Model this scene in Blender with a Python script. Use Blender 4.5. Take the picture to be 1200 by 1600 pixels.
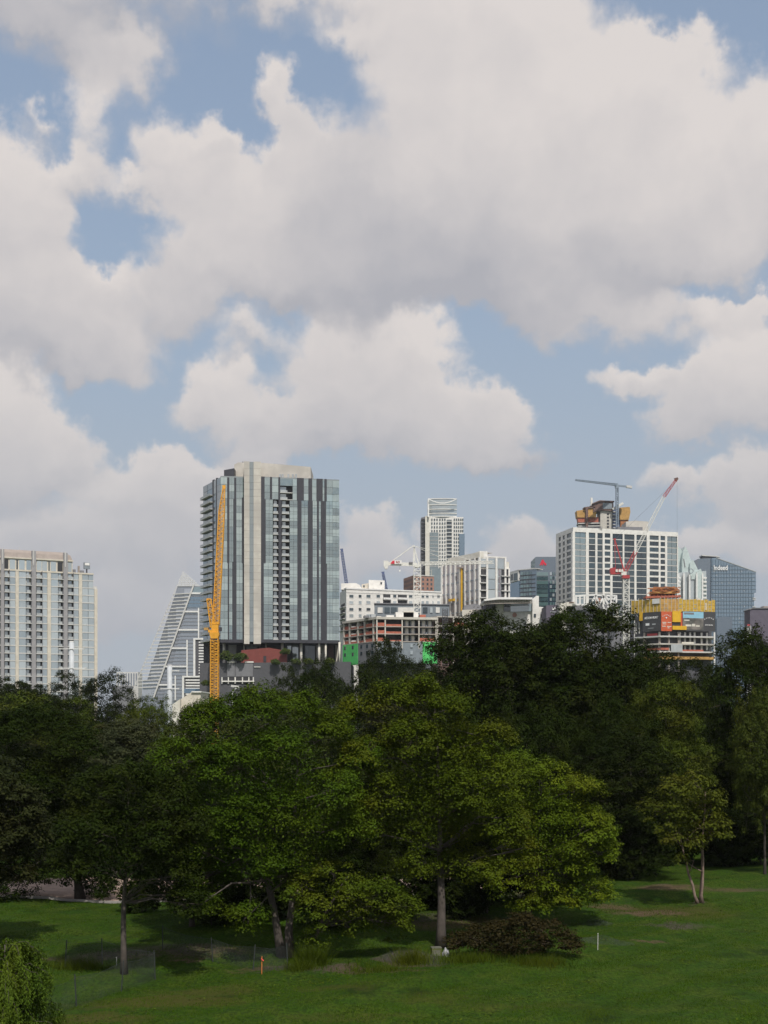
import bpy, bmesh, math, random
import numpy as np
from mathutils import Vector, Matrix

for o in list(bpy.data.objects):
    bpy.data.objects.remove(o)
scene = bpy.context.scene
COL = scene.collection
R = math.radians

# ------------------------------------------------------------------ camera
CAM_Z = 12.0          # raised viewpoint over the lawn
FPX = 2000.0          # focal length in pixels of a 1200 wide frame
HOR = 1120.0          # horizon row in that frame
cam_d = bpy.data.cameras.new('camera')
cam = bpy.data.objects.new('camera', cam_d)
COL.objects.link(cam)
cam.location = (0, 0, CAM_Z)
cam.rotation_euler = (R(90), 0, 0)
cam_d.sensor_fit = 'HORIZONTAL'
cam_d.sensor_width = 36.0
cam_d.lens = 36.0 * FPX / 1200.0
cam_d.shift_y = (HOR - 800.0) / 1200.0
cam_d.clip_start = 0.5
cam_d.clip_end = 30000
scene.camera = cam

# ------------------------------------------------------------------ light
SUN_EL, SUN_AZ = 54.0, 167.0      # azimuth clockwise from the view direction (+Y)
sun_d = bpy.data.lights.new('sun', 'SUN')
sun_d.energy = 3.6
sun_d.angle = R(0.6)
sun_d.color = (1.0, 0.95, 0.87)
sun = bpy.data.objects.new('sun', sun_d)
COL.objects.link(sun)
sd = Vector((math.sin(R(SUN_AZ)) * math.cos(R(SUN_EL)), math.cos(R(SUN_AZ)) * math.cos(R(SUN_EL)), math.sin(R(SUN_EL))))
sun.rotation_euler = sd.to_track_quat('Z', 'Y').to_euler()
sun.location = (60, -80, 120)

vs = scene.view_settings
vs.view_transform = 'Standard'
vs.look = 'None'
vs.exposure = 0.0
vs.gamma = 1.0
vs.use_curve_mapping = False
cy = scene.cycles
cy.max_bounces = 5
cy.diffuse_bounces = 2
cy.glossy_bounces = 2
cy.transmission_bounces = 3
cy.transparent_max_bounces = 6
cy.volume_bounces = 0
cy.caustics_reflective = False
cy.caustics_refractive = False


class NT:
    """short-hand for building node trees"""
    def __init__(self, tree):
        self.t = tree
        self.n = tree.nodes
        self.n.clear()

    def sock(self, s, v):
        if isinstance(v, bpy.types.NodeSocket):
            self.t.links.new(v, s)
        elif v is not None:
            s.default_value = v

    def math(self, op, a, b=None, c=None, clamp=False):
        m = self.n.new('ShaderNodeMath')
        m.operation = op
        m.use_clamp = clamp
        self.sock(m.inputs[0], a)
        if b is not None: self.sock(m.inputs[1], b)
        if c is not None: self.sock(m.inputs[2], c)
        return m.outputs[0]

    def vmath(self, op, a, b=None, c=None, scale=None):
        m = self.n.new('ShaderNodeVectorMath')
        m.operation = op
        self.sock(m.inputs[0], a)
        if b is not None: self.sock(m.inputs[1], b)
        if c is not None: self.sock(m.inputs[2], c)
        if scale is not None: self.sock(m.inputs['Scale'], scale)
        return m.outputs['Value'] if op in ('DOT_PRODUCT', 'LENGTH', 'DISTANCE') else m.outputs['Vector']

    def noise(self, vec, scale, detail=4, rough=0.55, lac=2.0, dist=0.0, color=False):
        m = self.n.new('ShaderNodeTexNoise')
        self.sock(m.inputs['Vector'], vec)
        m.inputs['Scale'].default_value = scale
        m.inputs['Detail'].default_value = detail
        m.inputs['Roughness'].default_value = rough
        m.inputs['Lacunarity'].default_value = lac
        m.inputs['Distortion'].default_value = dist
        return m.outputs['Color' if color else 'Fac']

    def maprange(self, v, a, b, c=0.0, d=1.0, smooth=True):
        m = self.n.new('ShaderNodeMapRange')
        m.interpolation_type = 'SMOOTHSTEP' if smooth else 'LINEAR'
        self.sock(m.inputs['Value'], v)
        for k, x in (('From Min', a), ('From Max', b), ('To Min', c), ('To Max', d)):
            m.inputs[k].default_value = x
        return m.outputs['Result']

    def mix(self, f, a, b):
        m = self.n.new('ShaderNodeMix')
        m.data_type = 'RGBA'
        self.sock(m.inputs[0], f)
        self.sock(m.inputs[6], a if isinstance(a, bpy.types.NodeSocket) else (*a[:3], 1))
        self.sock(m.inputs[7], b if isinstance(b, bpy.types.NodeSocket) else (*b[:3], 1))
        return m.outputs[2]

    def comb(self, x, y, z=0.0):
        m = self.n.new('ShaderNodeCombineXYZ')
        for s, v in zip(m.inputs, (x, y, z)): self.sock(s, v)
        return m.outputs[0]

    def sep(self, v):
        m = self.n.new('ShaderNodeSeparateXYZ')
        self.sock(m.inputs[0], v)
        return m.outputs


# ------------------------------------------------------------------ sky with cumulus
def px_dir(px, py):
    az = math.atan((px - 600.0) / FPX)
    el = math.atan((HOR - py) / FPX * math.cos(az))
    return az * FPX / 100.0, el * FPX / 100.0

# cumulus bodies: where each stands in the sky (in hundredths of 2000ths of a radian), half sizes, brightness, thickness
CLOUDS = [
    # great cloud, upper right
    (690, 110, 175, 190, .75, 1), (860, 150, 250, 170, .8, 1), (1000, 235, 230, 170, .7, 1), (1135, 310, 190, 140, .5, 1),
    (745, 290, 200, 150, .4, 1), (640, 10, 150, 110, .6, 1), (800, 20, 130, 120, .8, 1), (1225, 235, 90, 130, .6, 1), (1020, 110, 95, 85, .8, 1),
    (880, 385, 260, 90, -.3, 1), (660, 400, 200, 95, -.5, 1), (1110, 385, 160, 60, .0, .8), (600, 455, 220, 60, -.55, .8), (830, 450, 230, 60, -.55, .9),
    (980, 505, 130, 65, .1, .8), (880, 470, 120, 65, .0, .8),
    # centre left cloud
    (285, 250, 105, 85, .55, 1), (390, 330, 165, 120, .45, 1), (442, 190, 44, 110, .35, .8), (415, 130, 36, 50, .3, .5), (500, 270, 120, 100, .1, .9),
    (560, 350, 140, 110, -.2, .9), (340, 420, 150, 75, .05, .9), (470, 430, 150, 70, -.3, .9), (285, 470, 80, 70, .0, .8), (325, 205, 45, 35, .3, .4),
    # wisps of the left
    (135, 200, 60, 115, .35, .5), (190, 130, 80, 80, .3, .36), (110, 265, 60, 50, .3, .6), (60, 195, 30, 30, .2, .4), (200, 300, 90, 40, .3, .6),
    # grey veil in the top left corner
    (40, 15, 260, 90, -.3, .62), (290, -20, 220, 80, -.2, .5), (120, 90, 200, 60, -.2, .34), (470, -10, 130, 60, .2, .5), (535, 55, 90, 40, .4, .42),
    # left edge clouds
    (10, 300, 110, 100, .6, 1), (40, 370, 100, 90, .35, 1), (30, 470, 150, 90, .1, 1), (110, 480, 100, 75, .3, 1), (170, 530, 120, 75, .25, 1), (60, 555, 150, 45, -.4, .9),
    (185, 450, 70, 50, .2, .7),
    (10, 640, 105, 85, .6, 1), (70, 690, 95, 75, .45, 1), (30, 750, 140, 65, -.1, 1), (125, 720, 80, 55, .15, .8),
    (245, 740, 80, 45, .7, 1), (200, 780, 90, 55, .4, 1), (330, 740, 70, 40, .6, .9), (280, 800, 110, 60, .1, .9), (80, 850, 190, 70, .05, .9), (240, 870, 160, 70, -.1, .9),
    (420, 720, 90, 35, .2, .6), (60, 950, 220, 70, -.2, .8), (250, 960, 200, 70, -.25, .8),
    # lower centre cloud
    (530, 530, 110, 70, .5, 1), (640, 560, 95, 80, .55, 1), (560, 610, 170, 100, .35, 1), (350, 600, 80, 75, .7, 1), (320, 650, 85, 50, .4, 1), (440, 650, 90, 50, .35, 1),
    (720, 640, 135, 75, .5, 1), (800, 660, 75, 75, .45, 1), (620, 690, 190, 60, -.05, 1), (480, 700, 180, 40, -.3, .8), (780, 720, 120, 30, -.3, .7), (390, 520, 70, 45, .1, .55),
    # right edge clouds
    (1100, 480, 60, 35, .5, .8), (1170, 470, 55, 35, .6, 1), (1160, 560, 110, 90, .6, 1), (1090, 610, 110, 60, .5, 1), (985, 600, 65, 35, .45, .9), (1180, 650, 150, 80, .1, 1),
    (1060, 670, 90, 50, .0, .9), (1140, 760, 120, 50, .35, .9), (1190, 790, 130, 60, .1, .9), (1030, 760, 60, 40, .1, .4), (1110, 850, 110, 45, .35, .9), (1190, 880, 130, 60, .1, .9),
    # low clouds behind the towers
    (570, 820, 75, 45, .35, .85), (620, 870, 130, 60, .1, .85), (500, 900, 140, 70, -.1, .8), (790, 830, 60, 35, .3, .5), (840, 870, 120, 60, .0, .6), (760, 900, 160, 60, -.1, .7),
    (920, 930, 200, 60, -.1, .7),
]


world = bpy.data.worlds.new('World')
scene.world = world
world.use_nodes = True
world.cycles.sampling_method = 'MANUAL'
world.cycles.sample_map_resolution = 512
w = NT(world.node_tree)
tc = w.n.new('ShaderNodeTexCoord').outputs['Generated']
dirv = w.vmath('NORMALIZE', tc)
dx, dy, dz = w.sep(dirv)
az = w.math('MULTIPLY', w.math('ARCTAN2', dx, dy), FPX / 100.0)
el = w.math('MULTIPLY', w.math('ARCSINE', dz), FPX / 100.0)
# the clear sky, with thin milky air in it
sky = w.n.new('ShaderNodeTexSky')
sky.sky_type = 'NISHITA'
sky.sun_disc = False
sky.sun_elevation = R(SUN_EL)
sky.sun_rotation = R(SUN_AZ)
sky.altitude = 200
sky.air_density = 1.0
sky.dust_density = 2.0
sky.ozone_density = 2.0
skyc = w.mix(w.maprange(el, 2.0, 10.5, 0.90, 0.55), w.vmath('MULTIPLY', sky.outputs[0], (1.15, 1.32, 1.48)), (3.75, 4.45, 5.2))
low = w.maprange(el, 0.0, 6.5, 0.70, 0.0)
HAZE = (4.35, 4.6, 5.05)
GREY, WHITE = (4.35, 4.35, 4.7), (7.35, 6.85, 6.6)
# elsewhere in the sky: the same sort of broken cumulus
gen = w.noise(w.vmath('MULTIPLY', dirv, (1, 1, 1.8)), 3.1, 4, 0.55)
outf = w.math('MAXIMUM', w.maprange(w.math('ABSOLUTE', az), 6.2, 8.2, 0, 1), w.maprange(el, 10.8, 12.8, 0, 1))
wg = w.maprange(gen, 0.40, 0.60, 0, 0.9)


def finish(col):
    col = w.mix(low, col, HAZE)
    bg = w.n.new('ShaderNodeBackground')
    w.sock(bg.inputs['Color'], col)
    bg.inputs['Strength'].default_value = 0.1
    return bg.outputs[0]


bg_out = finish(w.mix(w.maprange(wg, 0.1, 0.5, 0, .97), skyc, w.mix(wg, GREY, WHITE)))
# in the northern sky: cumulus bodies; ragged edges come from stirring the position on several scales
P0 = w.comb(az, el, 0.0)
n1 = w.noise(P0, 0.55, 3, 0.5, color=True)
n2 = w.noise(P0, 1.7, 7, 0.60, color=True)
stir = w.vmath('ADD', w.vmath('SCALE', w.vmath('SUBTRACT', n1, (.5, .5, .5)), scale=1.3), w.vmath('SCALE', w.vmath('SUBTRACT', n2, (.5, .5, .5)), scale=.95))
PX, PY, _ = w.sep(w.vmath('ADD', P0, stir))
PX3, PY3 = w.comb(PX, PX, PX), w.comb(PY, PY, PY)
fine = w.math('MULTIPLY', w.math('SUBTRACT', w.noise(P0, 2.4, 7, 0.6), .5), .50)
med = w.math('MULTIPLY', w.math('SUBTRACT', w.noise(w.vmath('ADD', P0, w.vmath('SCALE', stir, scale=.5)), 1.0, 5, 0.55), .5), 1.1)
CR = 1.07
ALO, AHI = 0.05, 0.68


def cumulus(ids):
    g = bpy.data.node_groups.new('cumulus', 'ShaderNodeTree')
    for nm, ty in (('px', 'Vector'), ('py', 'Vector'), ('outf', 'Float'), ('wg', 'Float'), ('fine', 'Float'), ('med', 'Float'), ('sky', 'Color')):
        g.interface.new_socket(nm, in_out='INPUT', socket_type='NodeSocket' + ty)
    g.interface.new_socket('col', in_out='OUTPUT', socket_type='NodeSocketColor')
    h = NT(g)
    gi = h.n.new('NodeGroupInput').outputs
    px3, py3, outf_, wg_, fine_, med_, sky_ = (gi[i] for i in range(7))
    W = SY = ST = None
    for k in range(0, len(ids), 3):
        c = [CLOUDS[i] for i in ids[k:k + 3]]
        while len(c) < 3:
            c.append((600, 99999, 10, 10, 0, 0))
        uv = [px_dir(*x[:2]) if x[5] else (500, 500) for x in c]
        a = [100.0 / (x[2] * CR) for x in c]
        b = [100.0 / (x[3] * CR) for x in c]
        X = h.vmath('MULTIPLY_ADD', px3, tuple(a), tuple(-uv[i][0] * a[i] for i in range(3)))
        Y = h.vmath('MULTIPLY_ADD', py3, tuple(b), tuple(-uv[i][1] * b[i] for i in range(3)))
        r2 = h.vmath('MULTIPLY_ADD', X, X, h.vmath('MULTIPLY', Y, Y))
        f = h.vmath('MAXIMUM', h.vmath('SUBTRACT', (1, 1, 1), r2), (0, 0, 0))
        f = h.vmath('MULTIPLY', f, f)
        wi = h.vmath('DOT_PRODUCT', f, tuple(x[5] for x in c))
        yi = h.vmath('DOT_PRODUCT', f, Y)
        ti = h.vmath('DOT_PRODUCT', f, tuple(x[4] for x in c))
        W = wi if W is None else h.math('ADD', W, wi)
        SY = yi if SY is None else h.math('ADD', SY, yi)
        ST = ti if ST is None else h.math('ADD', ST, ti)
        px3 = h.vmath('MULTIPLY_ADD', f, (1e-9, 1e-9, 1e-9), px3)     # keeps the bodies in sequence
        py3 = h.vmath('MULTIPLY_ADD', f, (1e-9, 1e-9, 1e-9), py3)
    inf = h.math('SUBTRACT', 1.0, outf_)
    gout = h.math('MULTIPLY', wg_, outf_)
    Wt = h.math('MULTIPLY_ADD', W, inf, gout)
    inv = h.math('DIVIDE', 1.0, h.math('MAXIMUM', W, 0.08))
    ty = h.math('MULTIPLY', SY, inv)          # how high within its cloud
    crisp = h.math('MULTIPLY_ADD', h.math('MINIMUM', h.math('MAXIMUM', ty, -.6), .6), .6, 1.0)      # crisp tops, soft bases
    alpha = h.maprange(h.math('MULTIPLY', h.math('ADD', Wt, fine_), crisp), ALO, AHI, 0, .97)
    tt = h.math('MULTIPLY', ST, inv)          # how sunlit that cloud is
    lit = h.math('ADD', h.math('MULTIPLY_ADD', ty, .95, tt), med_)
    litf = h.math('MULTIPLY_ADD', h.maprange(lit, -0.85, 0.95, 0, 1, smooth=False), inf, gout)
    go = h.n.new('NodeGroupOutput')
    h.sock(go.inputs[0], h.mix(alpha, sky_, h.mix(litf, GREY, WHITE)))
    n = w.n.new('ShaderNodeGroup')
    n.node_tree = g
    for s, v in zip(n.inputs, (PX3, PY3, outf, wg, fine, med, skyc)):
        w.sock(s, v)
    return finish(n.outputs[0])


def split(x0, x1, y0, y1, depth):
    """the northern sky in tiles, each with just the clouds that reach it"""
    if depth == 0:
        ids = []
        for i, c in enumerate(CLOUDS):
            u, v = px_dir(c[0], c[1])
            rx, ry = c[2] * CR / 100 + 1.25, c[3] * CR / 100 + 1.25
            if u + rx > x0 and u - rx < x1 and v + ry > y0 and v - ry < y1:
                ids.append(i)
        return cumulus(ids)
    m = w.n.new('ShaderNodeMixShader')
    if depth % 2:
        c = (y0 + y1) / 2
        w.sock(m.inputs[0], w.math('GREATER_THAN', el, c))
        lo, hi = split(x0, x1, y0, c, depth - 1), split(x0, x1, c, y1, depth - 1)
    else:
        c = (x0 + x1) / 2
        w.sock(m.inputs[0], w.math('GREATER_THAN', az, c))
        lo, hi = split(x0, c, y0, y1, depth - 1), split(c, x1, y0, y1, depth - 1)
    w.t.links.new(lo, m.inputs[1])
    w.t.links.new(hi, m.inputs[2])
    return m.outputs[0]


tiles = split(-6.0, 6.0, 0.5, 10.5, 3)
inside = w.math('MULTIPLY', w.math('LESS_THAN', w.math('ABSOLUTE', az), 8.2), w.math('MULTIPLY', w.math('LESS_THAN', el, 12.8), w.math('GREATER_THAN', el, -1.0)))
mx = w.n.new('ShaderNodeMixShader')
w.sock(mx.inputs[0], inside)
w.t.links.new(bg_out, mx.inputs[1])
w.t.links.new(tiles, mx.inputs[2])
wo = w.n.new('ShaderNodeOutputWorld')
w.t.links.new(mx.outputs[0], wo.inputs['Surface'])

# ------------------------------------------------------------------ materials
def mat(name, color, rough=0.7, var=0.12, scale=0.6, spec=0.3, metallic=0.0, hue=None, bump=0.0, bscale=8.0, objvar=0.0):
    m = bpy.data.materials.new(name)
    m.use_nodes = True
    t = NT(m.node_tree)
    pos = t.n.new('ShaderNodeNewGeometry').outputs['Position']
    p = t.n.new('ShaderNodeBsdfPrincipled')
    n = t.noise(pos, scale, 5, 0.6)
    f = t.maprange(n, 0.3, 0.7, 1 - var, 1 + var, smooth=False)
    if objvar:
        oi = t.n.new('ShaderNodeObjectInfo').outputs['Random']
        f = t.math('MULTIPLY', f, t.maprange(oi, 0, 1, 1 - objvar, 1 + objvar, smooth=False))
    c = t.vmath('SCALE', tuple(color[:3]), scale=f)
    if hue is not None:
        c = t.mix(t.maprange(t.noise(pos, scale * .35, 3, .5), .4, .65), c, hue)
    t.sock(p.inputs['Base Color'], c)
    p.inputs['Roughness'].default_value = rough
    p.inputs['Metallic'].default_value = metallic
    p.inputs['Specular IOR Level'].default_value = spec
    if bump:
        b = t.n.new('ShaderNodeBump')
        b.inputs['Strength'].default_value = bump
        t.sock(b.inputs['Height'], t.noise(pos, bscale, 4, .6))
        t.sock(p.inputs['Normal'], b.outputs[0])
    o = t.n.new('ShaderNodeOutputMaterial')
    t.t.links.new(p.outputs[0], o.inputs[0])
    return m


def glass(name, dark, light, refl=0.35, rough=0.06, bias=0.5, tint=(.92, .98, 1.0)):
    """coated facade glass: each pane has its own room behind it, blinds up or down, and its own slight tilt"""
    m = bpy.data.materials.new(name)
    m.use_nodes = True
    t = NT(m.node_tree)
    oi = t.n.new('ShaderNodeObjectInfo').outputs['Random']
    geo = t.n.new('ShaderNodeNewGeometry')
    pos = geo.outputs['Position']
    rnd = t.math('ADD', t.math('MULTIPLY', oi, .75), t.math('MULTIPLY', t.noise(pos, .35, 3, .6), .5))
    c = t.mix(t.maprange(rnd, bias - .3, bias + .45), dark, light)
    d = t.n.new('ShaderNodeBsdfDiffuse')
    t.sock(d.inputs[0], c)
    g = t.n.new('ShaderNodeBsdfGlossy')
    g.inputs['Color'].default_value = (*tint, 1)
    g.inputs['Roughness'].default_value = rough
    wn = t.n.new('ShaderNodeTexWhiteNoise')
    wn.noise_dimensions = '1D'
    t.sock(wn.inputs['W'], t.math('MULTIPLY', oi, 91.7))
    tilt = t.vmath('SCALE', t.vmath('SUBTRACT', wn.outputs['Color'], (.5, .5, .5)), scale=.05)
    wob = t.vmath('SCALE', t.vmath('SUBTRACT', t.noise(pos, .8, 2, .5, color=True), (.5, .5, .5)), scale=.03)
    nn = t.vmath('NORMALIZE', t.vmath('ADD', t.vmath('ADD', geo.outputs['Normal'], tilt), wob))
    t.sock(g.inputs['Normal'], nn)
    x = t.n.new('ShaderNodeMixShader')
    lw = t.n.new('ShaderNodeLayerWeight')
    lw.inputs[0].default_value = .25
    t.sock(x.inputs[0], t.math('ADD', t.math('MULTIPLY', lw.outputs['Fresnel'], .5), refl - .03, clamp=True))
    t.t.links.new(d.outputs[0], x.inputs[1])
    t.t.links.new(g.outputs[0], x.inputs[2])
    o = t.n.new('ShaderNodeOutputMaterial')
    t.t.links.new(x.outputs[0], o.inputs[0])
    return m


M = {}
M['cream'] = mat('cream_render', (.63, .575, .49), .8)
M['white'] = mat('white_render', (.76, .74, .70), .75)
M['offwhite'] = mat('off_white_render', (.70, .67, .60), .8, hue=(.62, .58, .50))
M['white_paint'] = mat('white_paint', (.78, .77, .75), .5)
M['mast'] = mat('mast_paint', (.50, .52, .54), .5)
M['greypil'] = mat('grey_render', (.33, .32, .33), .8)
M['taupe'] = mat('taupe_roof', (.33, .28, .25), .7)
M['dark'] = mat('charcoal_panel', (.045, .045, .055), .45, spec=.5)
M['darkgrey'] = mat('dark_grey_render', (.095, .095, .105), .75)
M['midgrey'] = mat('mid_grey_render', (.20, .20, .215), .75)
M['bluegrey'] = mat('blue_grey_render', (.22, .25, .28), .7)
M['concrete'] = mat('concrete', (.56, .525, .47), .85, var=.14, scale=.25, hue=(.47, .44, .40))
M['rawconc'] = mat('raw_concrete', (.42, .37, .33), .9, var=.2, scale=.3)
M['slab'] = mat('slab_edge', (.58, .57, .55), .8)
M['recess_shade'] = mat('recess_shade', (.05, .05, .055), .8)  # near black colour stands in for shade inside openings
M['rail'] = mat('balcony_rail', (.42, .44, .45), .4)
M['redbrown'] = mat('red_brown_cladding', (.20, .055, .045), .6)
M['brick'] = mat('brick_facade', (.36, .20, .155), .85)
M['brickdark'] = mat('dark_brick_facade', (.22, .14, .13), .85)
M['green'] = mat('green_sheathing', (.10, .55, .15), .6, var=.15)
M['orange'] = mat('orange_netting', (.42, .13, .085), .7, var=.3, scale=1.0)
M['rust'] = mat('rust_formwork', (.38, .15, .06), .8, var=.35, scale=.8)
M['yellowmesh'] = mat('yellow_screen', (.55, .36, .06), .7, var=.3, scale=1.2)
M['yellow'] = mat('yellow_crane_paint', (.75, .36, .035), .45, var=.15)
M['yellowpanel'] = mat('yellow_panel', (.72, .42, .03), .5)
M['craneWhite'] = mat('crane_white_paint', (.72, .71, .66), .45)
M['craneRed'] = mat('crane_red_paint', (.42, .06, .065), .45)
M['craneBlue'] = mat('crane_blue_paint', (.10, .13, .24), .5)
M['craneGrey'] = mat('crane_grey_paint', (.23, .28, .34), .5)
M['cable'] = mat('steel_cable', (.12, .12, .13), .5)
M['purple'] = mat('purple_grey_cladding', (.13, .115, .15), .7)
M['banner'] = mat('dark_banner', (.07, .07, .075), .7)
M['bannerOrange'] = mat('orange_banner', (.58, .12, .05), .7)
M['bannerSky'] = mat('sky_blue_banner', (.28, .52, .66), .7)
M['bannerCity'] = mat('city_view_banner', (.10, .10, .09), .7, var=.7, scale=.5, hue=(.25, .22, .20))
M['letter'] = mat('white_letters', (.85, .85, .85), .5, var=.02)
M['redletter'] = mat('red_letters', (.65, .03, .06), .5, var=.02)
M['brownform'] = mat('brown_formwork', (.16, .10, .085), .8, var=.25)
M['orangeform'] = mat('orange_formwork', (.48, .28, .09), .75, var=.25)
M['palecrown'] = mat('pale_crown_glass', (.52, .60, .59), .35, spec=.6)

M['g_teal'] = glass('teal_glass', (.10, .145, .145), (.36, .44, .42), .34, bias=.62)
M['g_teal_shade'] = glass('teal_glass_shaded', (.03, .05, .07), (.10, .13, .15), .36)  # darker copy of the teal glass, left face's shade in its colour
M['g_strip'] = glass('grey_strip_glass', (.17, .20, .21), (.21, .24, .24), .25)
M['g_cream'] = glass('apartment_glass', (.26, .31, .34), (.44, .49, .51), .30)
M['g_dark'] = glass('dark_glass', (.012, .02, .028), (.05, .075, .09), .12)
M['g_bronze'] = glass('bronze_glass', (.14, .105, .105), (.24, .19, .19), .25)
M['g_pale'] = glass('pale_glass', (.30, .34, .36), (.42, .46, .47), .28)
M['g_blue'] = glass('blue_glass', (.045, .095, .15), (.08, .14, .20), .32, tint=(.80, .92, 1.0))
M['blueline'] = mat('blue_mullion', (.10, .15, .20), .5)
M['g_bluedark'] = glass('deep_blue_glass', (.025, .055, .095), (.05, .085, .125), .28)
M['g_marriott'] = glass('green_blue_glass', (.035, .065, .08), (.11, .19, .19), .22)
M['g_sail'] = glass('sail_glass', (.17, .185, .22), (.23, .245, .28), .28)
M['g_sailpale'] = glass('pale_sail_glass', (.33, .35, .40), (.40, .42, .47), .25)
M['g_hotel'] = glass('hotel_glass', (.075, .12, .13), (.19, .25, .26), .3)


# ------------------------------------------------------------------ objects
def link(o, parent=None):
    COL.objects.link(o)
    if parent is not None:
        o.parent = parent
        o.matrix_parent_inverse = parent.matrix_basis.inverted()
    return o


def tag(o, label=None, cat=None, group=None, kind=None):
    if label: o['label'] = label
    if cat: o['category'] = cat
    if group: o['group'] = group
    if kind: o['kind'] = kind
    return o


def thing(name, label, cat, loc=(0, 0, 0), group=None):
    o = bpy.data.objects.new(name, None)
    o.empty_display_size = 1.0
    o.location = loc
    link(o)
    return tag(o, label, cat, group)


CUBE = {}
CV = [(-.5, -.5, -.5), (.5, -.5, -.5), (.5, .5, -.5), (-.5, .5, -.5), (-.5, -.5, .5), (.5, -.5, .5), (.5, .5, .5), (-.5, .5, .5)]
CF = [(0, 3, 2, 1), (4, 5, 6, 7), (0, 1, 5, 4), (1, 2, 6, 5), (2, 3, 7, 6), (3, 0, 4, 7)]


def box(name, m, parent, c, s, rz=0.0):
    """one box-shaped piece; alike pieces share mesh data"""
    if m not in CUBE:
        me = bpy.data.meshes.new('block_' + m)
        me.from_pydata(CV, [], CF)
        me.materials.append(M[m])
        CUBE[m] = me
    o = bpy.data.objects.new(name, CUBE[m])
    o.location = c
    o.scale = s
    o.rotation_euler = (0, 0, rz)
    return link(o, parent)


class MB:
    """collects shapes into one mesh"""
    def __init__(self):
        self.v, self.f = [], []

    def add(self, v, f):
        k = len(self.v)
        self.v += [tuple(x) for x in v]
        self.f += [tuple(i + k for i in q) for q in f]

    def box(self, c, s, rz=0.0):
        ca, sa = math.cos(rz), math.sin(rz)
        self.add([(c[0] + x * s[0] * ca - y * s[1] * sa, c[1] + x * s[0] * sa + y * s[1] * ca, c[2] + z * s[2]) for x, y, z in CV], CF)

    def beam(self, a, b, w, h=None):
        a, b = Vector(a), Vector(b)
        d = b - a
        L = d.length
        if L < 1e-6: return
        q = d.to_track_quat('Z', 'Y')
        h = h or w
        mid = (a + b) / 2
        self.add([mid + q @ Vector((x * w, y * h, z * L)) for x, y, z in CV], CF)

    def tube(self, pts, rad, n=8):
        pts = [Vector(p) for p in pts]
        rings = []
        for i, p in enumerate(pts):
            d = (pts[min(i + 1, len(pts) - 1)] - pts[max(i - 1, 0)]).normalized()
            x = d.cross(Vector((.31, .95, .05))).normalized()
            y = d.cross(x)
            r = rad[i] if hasattr(rad, '__len__') else rad
            rings.append([p + (x * math.cos(k * 2 * math.pi / n) + y * math.sin(k * 2 * math.pi / n)) * r for k in range(n)])
        v = [q for r in rings for q in r]
        f = [(i * n + k, i * n + (k + 1) % n, (i + 1) * n + (k + 1) % n, (i + 1) * n + k) for i in range(len(pts) - 1) for k in range(n)]
        f += [tuple(range(n))[::-1], tuple(range((len(pts) - 1) * n, len(pts) * n))]
        self.add(v, f)

    def lattice(self, a, b, w0, w1, seg, t, up=(0, 1, 0)):
        a, b = Vector(a), Vector(b)
        d = (b - a).normalized()
        x = d.cross(Vector(up)).normalized()
        y = d.cross(x).normalized()
        cs = ((-.5, -.5), (.5, -.5), (.5, .5), (-.5, .5))
        P = []
        for i in range(seg + 1):
            f = i / seg
            wd = w0 + (w1 - w0) * f
            P.append([a.lerp(b, f) + (x * cx + y * cy_) * wd for cx, cy_ in cs])
        for k in range(4):
            self.beam(P[0][k], P[-1][k], t * 1.5)
        for i in range(seg):
            for k in range(4):
                j = (k + 1) % 4
                if i % 2: self.beam(P[i][k], P[i + 1][j], t)
                else: self.beam(P[i][j], P[i + 1][k], t)
                self.beam(P[i][k], P[i][j], t)

    def build(self, name, m, parent=None, smooth=False):
        me = bpy.data.meshes.new(name)
        me.from_pydata(self.v, [], self.f)
        me.materials.append(M[m] if isinstance(m, str) else m)
        if smooth: me.polygons.foreach_set('use_smooth', [True] * len(me.polygons))
        me.update()
        return link(bpy.data.objects.new(name, me), parent)


def pt(px, d):
    return ((px - 600.0) / FPX * d, d)


def P3(px, py, d):
    return ((px - 600.0) / FPX * d, d, CAM_Z + (HOR - py) / FPX * d)


def prism(name, m, parent, pts, d, depth, back=None):
    """a solid with the given outline (frame positions at distance d) carried back through depth"""
    fr = [P3(x, y, d) for x, y in pts]
    if 'wall' in name or name in ('right_body', 'left_facet', 'shaft', 'side_wall', 'gable', 'wing', 'bay_or_reflection', 'shaft_strip', 'left_face', 'lower_glass', 'inner', 'core'):
        lowest = max(y for x, y in pts)
        fr = [(p[0], p[1], -.2 if q[1] == lowest else p[2]) for p, q in zip(fr, pts)]      # stands on the ground
    n = len(fr)
    area = sum(pts[i][0] * pts[(i + 1) % n][1] - pts[(i + 1) % n][0] * pts[i][1] for i in range(n))
    if area < 0: fr = fr[::-1]
    bk = [(x, y + depth, z) for x, y, z in fr]
    mb = MB()
    mb.add(fr + bk, [tuple(range(n))[::-1][::-1]] + [tuple(range(n, 2 * n))[::-1]] + [(i, i + n, (i + 1) % n + n, (i + 1) % n) for i in range(n)])
    o = mb.build(name, m, parent)
    bm = bmesh.new()
    bm.from_mesh(o.data)
    bmesh.ops.recalc_face_normals(bm, faces=bm.faces)
    bm.to_mesh(o.data)
    bm.free()
    return o


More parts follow.
